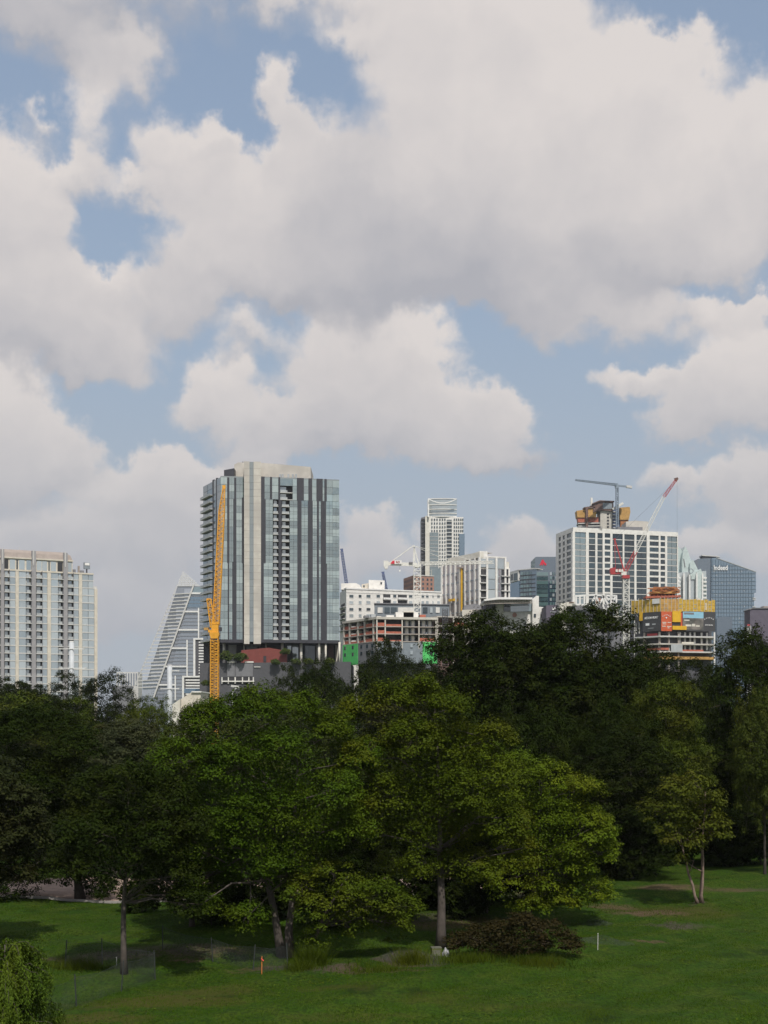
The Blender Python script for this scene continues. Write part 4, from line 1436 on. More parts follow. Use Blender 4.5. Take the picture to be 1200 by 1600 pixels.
# ---- pale gabled crown tower
def gabled_tower():
    d = 1050.0
    t = thing('gabled_glass_tower', 'pale glass tower with folded pointed gables and white ribs left of the slanted blue tower', 'building', base(1080, d))
    prism('shaft', 'g_pale', t, [(1040, 896), (1103.5, 892), (1104, 1010), (1040, 1010)], d, 35)
    prism('left_gable', 'palecrown', t, [(1046, 860), (1059.5, 853), (1067, 863), (1068, 900), (1046, 900)], d + 8, 20)
    prism('centre_gable', 'palecrown', t, [(1066, 880), (1067, 863), (1070.5, 853.5), (1075, 861), (1080.5, 878), (1080.5, 900), (1066, 900)], d + 2, 18)
    prism('right_gable', 'palecrown', t, [(1078, 880), (1081, 876), (1083, 874.5), (1091.5, 892), (1091.5, 905), (1078, 905)], d - 1, 18)
    prism('corner_gable', 'palecrown', t, [(1089, 893), (1095, 888.5), (1100, 902), (1104, 916), (1104, 940), (1089, 940)], d - 3, 18)
    for x in (1059.5, 1067.6, 1076.6, 1087.8, 1096.8):
        prism('rib', 'white_paint', t, [(x, 898), (x + 1.1, 894), (x + 2.2, 898), (x + 2.2, 1010), (x, 1010)], d - 4, 4)
    mb = MB()
    for i in range(10):
        for (x0, x1) in ((1059, 1063.4), (1098.6, 1104)):
            y = 903 + i * 6.2
            p, q = P3(x0, y, d - 3.8), P3(x1, y, d - 3.8)
            mb.box(((p[0] + q[0]) / 2, d - 3.8, p[2]), (q[0] - p[0], 1, 1.4))
    mb.build('spandrels', 'white_paint', t)['kind'] = 'stuff'
    c = P3(1079.6, 892.3, d - 4.5)
    mb = MB()
    n = 20
    pts = [(c[0] + 1.8 * math.cos(a * 2 * math.pi / n), c[1], c[2] + 1.8 * math.sin(a * 2 * math.pi / n)) for a in range(n + 1)]
    for a, b in zip(pts[:-1], pts[1:]): mb.beam(a, b, .5)
    mb.build('round_emblem', 'bluegrey', t)
    prism('rib_detail', 'midgrey', t, [(1068, 873), (1069, 873), (1071, 886), (1070, 886)], d + 1.5, .6)
gabled_tower()


# ---- slanted blue office tower
def slanted_tower():
    d = 1180.0
    t = thing('slanted_blue_tower', 'blue glass office tower with a sloping roof line and white lettering', 'building', base(1145, d))
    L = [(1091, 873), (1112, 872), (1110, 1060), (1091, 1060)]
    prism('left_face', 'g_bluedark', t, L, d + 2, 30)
    prism('wall', 'g_blue', t, [(1110, 1060), (1112, 872), (1120, 871.5), (1181, 893.5), (1181.3, 926), (1178.3, 926), (1178.3, 1060)], d, 34)
    prism('roof_edge', 'rail', t, [(1119.5, 870.8), (1181.6, 892.8), (1181.6, 894), (1119.5, 872)], d - .6, 35)
    prism('roof_house', 'darkgrey', t, [(1098, 868.4), (1121, 869.4), (1121, 872.5), (1098, 872.5)], d + 4, 10)
    prism('roof_cap', 'slab', t, [(1097, 867), (1122, 868.6), (1126, 870.2), (1097, 868.6)], d + 3, 12)
    mb, mv, ml = MB(), MB(), MB()
    k = d / FPX
    for i in range(24):
        y = 884 + i * 6.1
        xr = min(1181, 1120 + (y - 872.0) / 22.0 * 61)
        if y > 926: xr = 1178.2
        p, q = P3(1112, y, d - .2), P3(xr - .3, y, d - .2)
        mb.box(((p[0] + q[0]) / 2, d - .2, p[2]), (q[0] - p[0], .5, .35))
        rr = random.Random(i)
        for j in range(6):
            if rr.random() < .42:
                x = 1114 + rr.random() * (xr - 1118)
                c = P3(x, y + 2.6, d - .15)
                ml.box(c, (k * rr.uniform(.8, 2.2), .4, k * rr.uniform(.8, 1.6)))
    for j in range(16):
        x = 1114 + j * 4.3
        y = 873 if x < 1120 else 872 + (x - 1120) * 22 / 61 + 1.5
        if x > 1178: continue
        a, b = P3(x, y + 1, d - .3), P3(x, 1050, d - .3)
        mv.beam(a, b, .28)
    tag(mb.build('storey_lines', 'blueline', t), kind='stuff')
    tag(mv.build('mullions', 'blueline', t), kind='stuff')
    tag(ml.build('pale_panes', 'g_pale', t), kind='stuff')  # pale glass panes scattered at random
    prism('bay_or_reflection', 'g_bluedark', t, [(1119.5, 966), (1130, 963), (1144, 965), (1144, 1060), (1119.5, 1060)], d - 1.6, 1.2)  # darker glass imitating the reflection of another building
    for y in (934, 936.5, 947.5):
        prism('terrace_ledge', 'slab', t, [(1176, y), (1181.6, y), (1181.6, y + .9), (1176, y + .9)], d - 1, 20)
    lettering('lettering', 'Indeed', 'letter', t, P3(1126, 887.4, d - .9), 7.4 * k * 1.42, ext=.25, stretch=.78)
slanted_tower()


# ---- wrapped construction site
def wrapped_site():
    t = thing('wrapped_building', 'unfinished building wrapped in yellow screens and dark and orange banners', 'building', base(1045, 540))
    L = Facade(985.5, 552, 1032, 540, t)
    F = Facade(1032, 540, 1118, 546, t)
    q = lambda G, px, n=0: G.pt3(G.u(px), 0, n)[:2]
    z = lambda y: zl(541, y)
    body('inner', 'darkgrey', t, [q(L, 990, -4), q(L, 1032, -4), q(F, 1114, -4), pt(1112, 565), pt(992, 568)], 0, z(936))
    # yellow screens in panels
    for k in range(8):
        a = 986 + k * 5.75
        zj = rng.uniform(-.25, .25)
        L.pbox('yellow_screen', 'yellowmesh', a, a + 5.6, L.z(1010, 957), L.z(a, 938.6 - k * .45) + zj, -.4, -.2)
        L.pbox('screen_rail', 'orangeform', a, a + 5.6, L.z(1010, 945.6), L.z(1010, 945), -.2, -.1)
        L.pbox('screen_post', 'concrete', a - .15, a + .3, L.z(1010, 957), L.z(a, 935.4) + zj, -.2, .0)
    for k in range(15):
        a = 1032.2 + k * 5.7
        zj = rng.uniform(-.25, .25)
        F.pbox('yellow_screen', 'orangeform' if k < 5 else 'yellowmesh', a, a + 5.55, F.z(1060, 956), F.z(a, 934.6 + k * .25) + zj, -.4, -.2)
        for yy in (943.5, 950):
            F.pbox('screen_rail', 'rail' if k % 4 == 1 else 'yellowpanel', a + .3, a + 5.2, F.z(1060, yy + .6), F.z(1060, yy), -.2, -.12)
        F.pbox('screen_post', 'slab', a - .15, a + .25, F.z(1060, 956), F.z(a, 932 + k * .25) + zj, -.2, .0)
    F.pbox('sign_board', 'white_paint', 1102.4, 1103.6, F.z(1100, 953), F.z(1100, 942), -.1, .05)
    L.pbox('sign_board', 'white_paint', 1019.5, 1030.5, L.z(1024, 943.4), L.z(1024, 935.6), .0, .2)
    # banners
    b1 = L.pbox('banner', 'banner', 1004.5, 1031.8, L.z(1018, 986.5), L.z(1018, 957.2), -.2, .12)
    def on(G, px, py, n):
        return G.pt3(G.u(px), G.z(px, py), n)
    lettering('lettering', 'AECOM HUNT', 'letter', t, on(L, 1018, 965.5, .2), 1.35, L.rz, stretch=.8)
    L.pbox('logo_plate', 'letter', 1009.2, 1014.8, L.z(1012, 977.6), L.z(1012, 974), .12, .2, b1)
    L.pbox('logo_plate', 'rail', 1019.4, 1024.6, L.z(1022, 976.4), L.z(1022, 974.4), .12, .18, b1)
    L.pbox('print_line', 'rail', 1012.6, 1021.4, L.z(1017, 982), L.z(1017, 981.2), .12, .18, b1)
    L.pbox('banner', 'banner', 988, 998.6, L.z(993, 969.4), L.z(993, 958.6), -.2, .1)
    mb = MB()
    for a in range(8):
        t0, t1 = math.pi * a / 8, math.pi * (a + 1) / 8
        mb.beam(on(L, 993 - 3.6 * math.cos(t0), 964 - 3.4 * math.sin(t0), .14), on(L, 993 - 3.6 * math.cos(t1), 964 - 3.4 * math.sin(t1), .14), .14)
    mb.build('arc_logo', 'rail', t)
    L.pbox('yellow_panel', 'yellowpanel', 999.6, 1004, L.z(1001, 970), L.z(1001, 957), -.1, .35)
    F.pbox('banner', 'bannerOrange', 1033, 1049.6, F.z(1041, 986), F.z(1041, 955.6), -.2, .12)
    def arched(s, px, py, G, size, rx, ry, m='letter'):
        n = len(s)
        for i, ch in enumerate(s):
            f = (i - (n - 1) / 2) / ((n - 1) / 2)
            o = lettering('letter', ch, m, t, on(G, px + rx * f, py + ry * f * f, .2), size, G.rz)
            o.rotation_euler[1] = R(-22 * f) if False else 0
    arched('VESPER', 1041, 961, F, .62, 5.6, 2.2)
    prism('logo_mark', 'letter', t, [(1040, 964.4), (1042.6, 964.4), (1041.3, 967)], F.d(1041) - .35, .12)
    for (y, xa, xb) in ((972, 1034.5, 1041), (972, 1043, 1048.6), (974.4, 1035, 1040.5), (978, 1034.5, 1040), (978.2, 1042, 1048.8), (980.5, 1043, 1046)):
        F.pbox('print_line', 'offwhite', xa, xb, F.z(1041, y + 1.1), F.z(1041, y), .12, .17)
    F.pbox('yellow_panel', 'yellowpanel', 1050.2, 1063.2, F.z(1056, 972), F.z(1056, 955), -.1, .3)
    F.pbox('orange_panel', 'bannerOrange', 1063.4, 1066, F.z(1056, 978), F.z(1056, 957), -.2, .1)
    F.pbox('dark_gap', 'recess_shade', 1050.2, 1063, F.z(1056, 978), F.z(1056, 972), -.3, -.1)
    F.pbox('yellow_panel', 'yellowpanel', 1050.2, 1072, F.z(1056, 984), F.z(1056, 978), -.1, .5)
    F.pbox('banner', 'banner', 1066.2, 1117.4, F.z(1090, 986.5), F.z(1090, 955.6), -.2, .1)
    F.pbox('print_sky', 'bannerSky', 1067, 1099, F.z(1090, 966), F.z(1090, 956.2), .1, .14)
    F.pbox('print_label', 'midgrey', 1068.5, 1084, F.z(1090, 960.4), F.z(1090, 957.4), .14, .18)
    F.pbox('print_city', 'bannerCity', 1067, 1099, F.z(1090, 984), F.z(1090, 966), .1, .13)
    for (xa, xb, ya, yb) in ((1069, 1077, 968.5, 970.5), (1071, 1080, 976, 979), (1081, 1086, 975, 979), (1087, 1093, 977, 979.4)):
        F.pbox('print_city', 'offwhite', xa, xb, F.z(1090, yb), F.z(1090, ya), .13, .16)
    arched('VESPER', 1107.4, 965.4, F, .68, 6.6, 2.4)
    lettering('lettering', 'NOW SELLING', 'letter', t, on(F, 1107.4, 976.8, .2), .62, F.rz, stretch=.9)
    # open storeys below
    for k, (y, m) in enumerate(((994.6, 'slab'), (1006.4, 'concrete'), (1018.6, 'slab'), (1029, 'orangeform'))):
        zz = z(y)
        body('floor_slab', m, t, [q(L, 992 + k * 3, .2), q(L, 1032, .2), q(F, 1115, .2), pt(1113, 560), pt(994, 562)], zz - .25, zz + (.35 if k < 3 else .9))
    for x in (1005, 1028):
        L.pbox('column', 'rawconc', x - .9, x + .9, 0, z(987), -1.6, -.6)
    for x in (1047, 1062):
        F.pbox('column', 'rawconc', x - .8, x + .8, 0, z(987), -1.8, -.8)
    for x in (992, 997):
        L.pbox('post', 'slab', x - .4, x + .4, z(988), z(970), -1, -.6)
    for x in (1066, 1074, 1082, 1089, 1100, 1108.5):
        F.pbox('curtain_panel', 'white', x - 1.3, x + 1.3, z(1015), z(987), -2.4, -2)
    F.pbox('corner_post', 'white_paint', 1115.4, 1117.4, z(1040), z(986.8), -.4, .1)
    for (G, x0, x1, y, m) in ((L, 1006, 1030, 1014.5, 'orange'), (F, 1033, 1046, 1014.5, 'orange'), (F, 1066, 1100, 1017, 'orange'), (L, 1010, 1026, 991.5, 'craneRed'), (F, 1066, 1085, 1005, 'offwhite')):
        G.pbox('edge_guard', m, x0, x1, z(y + 1), z(y - 2.4), -.6, -.45)
    F.pbox('scaffold', 'rail', 1048, 1066, z(1019), z(1006.8), .2, .3)
    # formwork on top
    zt = z(935)
    mb = MB()
    r2 = random.Random(3)
    for i in range(60):
        x = r2.uniform(1018, 1057)
        y = r2.uniform(917.5, 927)
        p = P3(x, y, 548 + r2.uniform(-3, 3))
        a = r2.uniform(-.35, .35)
        l = r2.uniform(1, 3)
        mb.beam((p[0] - l, p[1], p[2] - a), (p[0] + l, p[1] + r2.uniform(-1, 1), p[2] + a), r2.uniform(.12, .4), r2.uniform(.12, .5))
    mb.build('formwork_pile', 'rust', t)
    prism('formwork_table', 'orangeform', t, [(1019, 925), (1057, 924), (1057, 927), (1019, 928)], 546, 6)
    prism('formwork_core', 'brownform', t, [(1024, 918), (1050, 918), (1056, 932), (1018, 932)], 549, 4)
    prism('red_frame', 'orange', t, [(1009, 931.5), (1064, 930), (1064, 933), (1009, 934.5)], 544, 5)
    for j in range(10):
        prism('frame_post', 'orange', t, [(1010 + j * 5.8, 929), (1010.7 + j * 5.8, 929), (1010.7 + j * 5.8, 936.5), (1010 + j * 5.8, 936.5)], 543.8, .3)
    prism('tarp', 'offwhite', t, [(1084, 937), (1091, 934.5), (1098, 937), (1098, 939), (1084, 939)], 550, 5)
wrapped_site()


def truss_building():
    d = 590.0
    t = thing('truss_building', 'grey building carrying a white steel truss on a forked support', 'building', base(930, d))
    prism('wall', 'midgrey', t, [(884, 946), (953, 944), (953, 1010), (884, 1010)], d + 4, 16)
    prism('right_wall', 'midgrey', t, [(953, 948.5), (980, 949.5), (980, 1010), (953, 1010)], d + 1, 18)
    prism('stair_house', 'offwhite', t, [(874.5, 943), (885, 942), (885, 1000), (874.5, 1000)], d + 2, 10)
    prism('roof_house', 'offwhite', t, [(884.5, 941), (900, 939.5), (900, 947), (884.5, 947)], d + 2, 8)
    prism('vent', 'brownform', t, [(889.5, 940.5), (896.5, 940.5), (896.5, 942), (889.5, 942)], d + 1.8, .4)
    bars = [((898, 931.5), (925, 929.6)), ((925, 929.6), (963.5, 931)), ((900, 944.5), (934, 946)), ((900, 931), (900, 945)), ((906, 931), (906, 946)), ((913, 931), (913, 946)),
            ((921.5, 946), (931, 930.5)), ((930.5, 930.5), (937, 944)), ((936, 945), (944, 931)), ((941, 930.5), (953, 948)), ((943, 958), (962.5, 931.5)), ((953.5, 931.5), (962.5, 948)), ((963, 930.5), (963, 948)),
            ((941.5, 945), (948.6, 962)), ((948.6, 962), (955, 948)), ((948.6, 960), (949, 985)), ((945.5, 931), (951.5, 938))]
    for a, b in bars:
        mb = MB()
        mb.beam(P3(*a, d - 1), P3(*b, d - 1), .72, .8)
        mb.build('truss_bar', 'white_paint', t)
    prism('red_panel', 'brick', t, [(931.5, 934), (938.5, 934), (938.5, 938), (934, 943.5), (932, 943)], d + 3, .5)
    for (x, y) in ((958.5, 953), (958.5, 959.5), (966.4, 953), (966.4, 959.5)):
        prism('window', 'g_pale', t, [(x, y), (x + 4, y), (x + 4, y + 4.6), (x, y + 4.6)], d + .6, .5)
    prism('window_cross', 'offwhite', t, [(963, 952), (966, 952), (966, 975), (963, 975)], d + .3, .4)
    prism('window_cross', 'offwhite', t, [(957, 962.6), (972, 962.6), (972, 964), (957, 964)], d + .1, .4)
truss_building()


def dark_box():
    d = 500.0
    t = thing('purple_grey_block', 'plain purple grey windowless block at the right edge behind the trees', 'building', base(1200, d))
    prism('wall', 'purple', t, [(1172, 952), (1176, 950.5), (1245, 950.5), (1245, 1040), (1172, 1040)], d, 8)
    prism('coping', 'midgrey', t, [(1171.6, 951.6), (1176, 949.4), (1245, 949.4), (1245, 950.8), (1176, 950.8), (1171.6, 953)], d - .4, 8.8)
    prism('roof_house', 'taupe', t, [(1193, 947), (1215, 947), (1215, 951), (1193, 951)], d + 2, 4)
dark_box()

# ------------------------------------------------------------------ cranes and masts
def yellow_crane():
    d = 520.0
    t = thing('tower_crane', 'tall yellow luffing crane with its boom raised in front of the glass tower', 'crane', base(335, d), 'tower cranes over the building sites')
    mb = MB(); mb.lattice((P3(335, 1120, d)[0], d, 0), P3(335.5, 997, d), 3.0, 3.0, 40, .2); mb.build('mast', 'yellow', t)
    prism('slewing_ring', 'yellow', t, [(327.5, 988), (342, 988), (342, 992), (340, 997.5), (329.5, 997.5), (327.5, 992)], d - 2, 4)
    prism('machinery_deck', 'yellow', t, [(325, 984), (341, 984), (341, 988), (325, 988)], d - 1.5, 3)
    prism('turntable', 'yellow', t, [(330.4, 972), (341, 972), (341, 984), (330.4, 984)], d - 1.2, 2.4)
    prism('counterweight', 'orangeform', t, [(318.5, 980.5), (325, 980.5), (325, 984.5), (318.5, 984.5)], d - 1, 3)
    prism('cab', 'dark', t, [(342.4, 980), (346, 980), (346, 986), (342.4, 986)], d - 1, 1.8)
    mb = MB(); mb.lattice(P3(337.5, 976, d), P3(346.5, 800, d + 6), 2.5, 2.2, 44, .17); mb.lattice(P3(346.5, 800, d + 6), P3(350, 762, d + 7), 2.2, .8, 10, .15); mb.build('boom', 'yellow', t)
    prism('boom_head', 'yellow', t, [(346.6, 758.5), (352, 757.5), (352.4, 763), (349, 764)], d + 6.5, 1)
    mb = MB(); mb.lattice(P3(333, 980, d), P3(326.5, 936, d), 1.9, 1.6, 7, .2); mb.beam(P3(323, 936, d), P3(329.6, 936, d), .5); mb.build('back_frame', 'yellow', t)
    mb = MB(); mb.beam(P3(327, 936, d), P3(342.5, 900, d + 2), .12); mb.build('luffing_rope', 'cable', t)
yellow_crane()


def white_crane():
    d = 600.0
    t = thing('tower_crane', 'white hammerhead crane with a red and white sign on its counter jib', 'crane', base(652, d), 'tower cranes over the building sites')
    mb = MB(); mb.lattice((P3(652, 1000, d)[0], d, 0), P3(652, 884, d), 3.2, 3.2, 34, .2); mb.build('mast', 'craneWhite', t)
    prism('slewing_unit', 'craneWhite', t, [(647, 882), (657.5, 882), (656.5, 886), (648, 886)], d - 1.5, 3)
    mb = MB(); mb.beam(P3(602, 880.6, d), P3(652, 882.4, d), .55, 1.6); mb.build('counter_jib', 'craneWhite', t)
    mb = MB(); mb.lattice(P3(655, 880.8, d), P3(770, 878.6, d + 26), 1.5, 1.2, 30, .16); mb.build('jib', 'craneWhite', t)
    mb = MB()
    for x in (645.8, 648.6): mb.beam(P3(x, 882, d), P3(646.8, 854.5, d), .45)
    mb.beam(P3(654.5, 882, d), P3(647, 855, d), .5)
    mb.build('peak', 'craneWhite', t)
    mb = MB(); mb.beam(P3(609, 879.5, d), P3(647, 851.8, d), .62, .4); mb.beam(P3(647, 852, d), P3(647, 857, d), .5); mb.build('tie_bar', 'craneWhite', t)
    mb = MB(); mb.beam(P3(647, 853, d), P3(700, 876.5, d + 10), .14); mb.beam(P3(647, 853, d), P3(740, 875.6, d + 20), .14); mb.build('jib_tie', 'craneWhite', t)
    prism('counterweight', 'craneWhite', t, [(599.6, 876), (607, 876), (607, 884), (605, 888.6), (601.6, 888.6), (599.6, 884)], d - 1.2, 2.4)
    prism('sign_board', 'white_paint', t, [(616.6, 875.6), (627.6, 875.6), (627.6, 881.2), (616.6, 881.2)], d - 1, .3)
    prism('sign_mark', 'redletter', t, [(610, 880.6), (613.4, 876), (616.4, 876), (616.4, 880.6)], d - 1.05, .3)
    lettering('lettering', 'RO', 'craneRed', t, P3(621.6, 878.4, d - 1.1), 1.3, ext=.04)
    prism('cab', 'midgrey', t, [(657.8, 882), (661, 882), (661, 886), (657.8, 886)], d - 1, 1.6)
    prism('winch', 'midgrey', t, [(639, 878), (645, 878), (645, 880.6), (639, 880.6)], d - .8, 1.6)
    mb = MB(); mb.beam(P3(624.5, 881, d), P3(624.5, 890.5, d), .07); mb.build('hook_rope', 'cable', t)
    prism('hook_block', 'white_paint', t, [(623.4, 890.5), (626, 890.5), (625.6, 893.2), (623.8, 893.2)], d - .4, .8)
white_crane()


def red_crane():
    d = 565.0
    t = thing('tower_crane', 'red and white luffing crane with its boom slanting up to the right', 'crane', base(978, d), 'tower cranes over the building sites')
    mb = MB(); mb.lattice((P3(978, 1000, d)[0], d, 0), P3(978, 903, d), 2.5, 2.5, 36, .22); mb.build('mast', 'craneWhite', t)
    prism('slewing_ring', 'craneRed', t, [(973, 898.5), (984, 898.5), (984, 903.5), (973, 903.5)], d - 1.8, 3.6)
    prism('machinery_deck', 'craneRed', t, [(953.6, 888), (960, 886.5), (962, 889), (975.6, 889), (975.6, 896), (955, 897.6), (953.6, 894)], d - 1.2, 2.6)
    for x in (962, 966.6, 970.6):
        prism('winch', 'craneWhite', t, [(x, 890), (x + 3, 889.2), (x + 3.6, 893.6), (x, 893.6)], d - 1.6, 1)
    prism('turntable', 'craneWhite', t, [(971, 893), (980, 893), (980, 899), (971, 899)], d - 1.4, 2.4)
    prism('cab', 'midgrey', t, [(979.6, 893), (983, 893), (983, 898), (979.6, 898)], d - 1.8, 1.6)
    mb = MB(); mb.lattice(P3(977, 893, d), P3(993, 862, d + 1.2), 1.4, 1.4, 6, .11); mb.build('boom_foot', 'craneRed', t)
    mb = MB(); mb.lattice(P3(993, 862, d + 1.2), P3(1037.5, 776, d + 5), 1.4, 1.2, 18, .085); mb.build('boom', 'craneWhite', t)
    mb = MB(); mb.lattice(P3(1037.5, 776, d + 5), P3(1056, 750, d + 6), 1.2, .8, 6, .11); mb.build('boom_tip', 'craneRed', t)
    prism('boom_head', 'brownform', t, [(1053.4, 747.4), (1058.6, 745.6), (1060.4, 748), (1057, 753)], d + 5.6, .8)
    mb = MB(); mb.beam(P3(975.6, 893, d), P3(960.2, 843, d), .5); mb.beam(P3(962, 890, d), P3(960, 843, d), .2); mb.beam(P3(958.4, 842.6, d), P3(962.2, 842.6, d), .6); mb.build('back_frame', 'craneRed', t)
    mb = MB(); mb.beam(P3(960.6, 843, d), P3(1050, 757, d + 6), .07); mb.beam(P3(1058, 751, d + 6), P3(1058, 880, d + 6), .05); mb.build('luffing_rope', 'cable', t)
red_crane()


def grey_crane():
    d = 1240.0
    t = thing('tower_crane', 'pale blue grey flat top crane standing above the unfinished tower', 'crane', base(964, d), 'tower cranes over the building sites')
    mb = MB(); mb.lattice((P3(964.3, 1000, d)[0], d, 0), P3(964.3, 760, d), 2.2, 2.2, 60, .4); mb.build('mast', 'craneGrey', t)
    prism('slewing_unit', 'craneGrey', t, [(960.6, 757), (967, 757), (966, 763), (962, 763)], d - 1.5, 3)
    mb = MB(); mb.lattice(P3(964, 757.5, d), P3(899.5, 750, d - 30), 1.7, 1.0, 26, .34); mb.build('jib', 'craneGrey', t)
    mb = MB(); mb.beam(P3(964, 758.5, d), P3(986, 761, d + 8), 1.1, 1.6); mb.build('counter_jib', 'craneGrey', t)
    prism('counterweight', 'slab', t, [(979, 758), (987.6, 759), (987.6, 762.6), (979, 761.6)], d + 4, 3)
grey_crane()


for (x0, y0, x1, y1, d, lab) in ((532.6, 857.5, 549, 920, 800, 'dark blue lattice boom rising beside the glass tower roofline'), (597.2, 893.5, 615, 925, 820, 'short dark blue lattice boom behind the white apartment block')):
    t = thing('crane_boom', lab, 'crane', base(x1, d), 'dark blue crane booms')
    mb = MB(); mb.lattice(P3(x1 + 5, 1000, d), P3(x0 + 1.5, y0 + 4, d), 2.2, 1.4, 34, .28); mb.build('boom', 'craneBlue', t)
    prism('boom_head', 'craneBlue', t, [(x0 - 1.5, y0), (x0 + 3.4, y0 - .6), (x0 + 3.6, y0 + 5), (x0 + .4, y0 + 4)], d - .7, 1.4)


def white_mast(px, ytop, d, arms, label):
    t = thing('white_mast', label, 'mast', base(px, d), 'white masts over the trees')
    x = P3(px, ytop, d)[0]
    zt = zl(d, ytop)
    mb = MB(); mb.tube([(x, d, 0), (x, d, zt * .5), (x, d, zt)], [.9, .82, .76], 18); mb.build('pole', 'mast', t, True)
    mb = MB(); mb.tube([(x, d, zt), (x, d, zt + .25)], [.82, .6], 18); mb.build('cap', 'slab', t)
    for (y, xa, xb) in arms:
        mb = MB(); mb.beam(P3(xa, y, d - .8), P3(xb, y, d - .8), .22); mb.build('arm', 'white_paint', t)
        for xx in (xa, xb):
            mb = MB(); mb.box(P3(xx, y, d - .9), (.5, .5, .4)); mb.build('lamp_head', 'slab', t)
white_mast(112, 1003, 400, [(1013.8, 93, 131), (1044, 93, 134)], 'thick white mast with two thin cross arms in front of the cream tower')
white_mast(265.2, 1040, 400, [(1048, 270, 279), (1076, 252, 279)], 'thick white mast with short arms in front of the sail tower')


def street_lamp():
    d = 300.0
    t = thing('street_lamp', 'white street lamp with a slanting arm in front of the parking podium', 'lamp', base(364, d))
    mb = MB(); mb.tube([(P3(363.2, 1090, d)[0], d, 0), P3(363.2, 1082, d)], [.14, .11], 10); mb.build('pole', 'white_paint', t)
    mb = MB(); mb.tube([P3(363.2, 1082, d), P3(367, 1077, d), P3(373, 1073.5, d)], .08, 8); mb.build('arm', 'white_paint', t)
    mb = MB(); mb.beam(P3(361, 1071.6, d), P3(374, 1073.4, d), .3, .5); mb.build('lamp_head', 'slab', t)
street_lamp()


def rail_tower():
    d = 480.0
    t = thing('steel_mast', 'small white steel frame mast by the purple grey block', 'mast', base(1170, d))
    mb = MB(); mb.lattice((P3(1170, 1000, d)[0], d, 0), P3(1170, 978, d), 1.0, 1.0, 22, .16); mb.build('frame', 'white_paint', t)
    prism('head', 'craneRed', t, [(1168, 975.4), (1172, 975.4), (1172, 978), (1168, 978)], d - .4, .8)
    mb = MB(); mb.beam(P3(1170, 977, d), P3(1153, 988, d + 6), .1); mb.build('stay', 'craneGrey', t)
rail_tower()

# ------------------------------------------------------------------ trees
def leaf_material(name, shift=(1, 1, 1), gloss=.02, transl=.14):
    m = bpy.data.materials.new(name)
    m.use_nodes = True
    t = NT(m.node_tree)
    oc = t.n.new('ShaderNodeObjectInfo').outputs['Color']
    at = t.n.new('ShaderNodeAttribute')
    at.attribute_name = 'tint'
    f = at.outputs['Fac']
    pos = t.n.new('ShaderNodeNewGeometry').outputs['Position']
    reg = t.noise(pos, .28, 3, .6)
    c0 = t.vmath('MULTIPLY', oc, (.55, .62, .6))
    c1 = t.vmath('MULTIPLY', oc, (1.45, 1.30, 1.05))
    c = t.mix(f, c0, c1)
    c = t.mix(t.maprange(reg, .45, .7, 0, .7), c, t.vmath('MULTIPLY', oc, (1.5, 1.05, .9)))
    c = t.vmath('MULTIPLY', c, shift)
    p = t.n.new('ShaderNodeBsdfPrincipled')
    t.sock(p.inputs['Base Color'], c)
    p.inputs['Roughness'].default_value = .45
    p.inputs['Specular IOR Level'].default_value = gloss
    tr = t.n.new('ShaderNodeBsdfTranslucent')
    t.sock(tr.inputs[0], t.vmath('MULTIPLY', c, (1.3, 1.25, .6)))
    x = t.n.new('ShaderNodeMixShader')
    x.inputs[0].default_value = transl
    t.t.links.new(p.outputs[0], x.inputs[1])
    t.t.links.new(tr.outputs[0], x.inputs[2])
    o = t.n.new('ShaderNodeOutputMaterial')
    t.t.links.new(x.outputs[0], o.inputs[0])
    return m


M['leaf'] = leaf_material('leaves')
M['bark'] = mat('bark', (.060, .050, .043), .95, var=.35, scale=3.0, bump=.6, bscale=16)
M['palebark'] = mat('pale_bark', (.088, .074, .064), .9, var=.3, scale=3.0, bump=.5, bscale=16)
M['deadwood'] = mat('dead_wood', (.22, .16, .13), .9, var=.3, scale=4.0)


def leaf_mesh(name, cen, nor, axis, L, Wd, tint, m='leaf'):
    """many leaves in one mesh: folded kite leaves at cen, with normals nor, lengthwise axis, length L and width Wd"""
    n = len(cen)
    ax = axis - nor * np.sum(axis * nor, 1, keepdims=True)
    ax /= np.linalg.norm(ax, axis=1, keepdims=True) + 1e-9
    sd_ = np.cross(nor, ax)
    L = L[:, None]; Wd = Wd[:, None]
    v = np.empty((n, 4, 3), np.float32)
    v[:, 0] = cen - ax * L * .5
    v[:, 1] = cen + sd_ * Wd * .5 + nor * Wd * .16
    v[:, 2] = cen + ax * L * .5 - nor * L * .12
    v[:, 3] = cen - sd_ * Wd * .5 + nor * Wd * .16
    me = bpy.data.meshes.new(name)
    me.vertices.add(n * 4)
    me.vertices.foreach_set('co', v.reshape(-1))
    me.loops.add(n * 4)
    me.loops.foreach_set('vertex_index', np.arange(n * 4, dtype=np.int32))
    me.polygons.add(n)
    me.polygons.foreach_set('loop_start', np.arange(0, n * 4, 4, dtype=np.int32))
    me.polygons.foreach_set('loop_total', np.full(n, 4, np.int32))
    a = me.attributes.new('tint', 'FLOAT', 'FACE')
    a.data.foreach_set('value', tint.astype(np.float32))
    me.materials.append(M[m])
    me.update()
    me.validate()
    return me


def unit(rs, n):
    v = rs.normal(size=(n, 3))
    return v / np.linalg.norm(v, axis=1, keepdims=True)


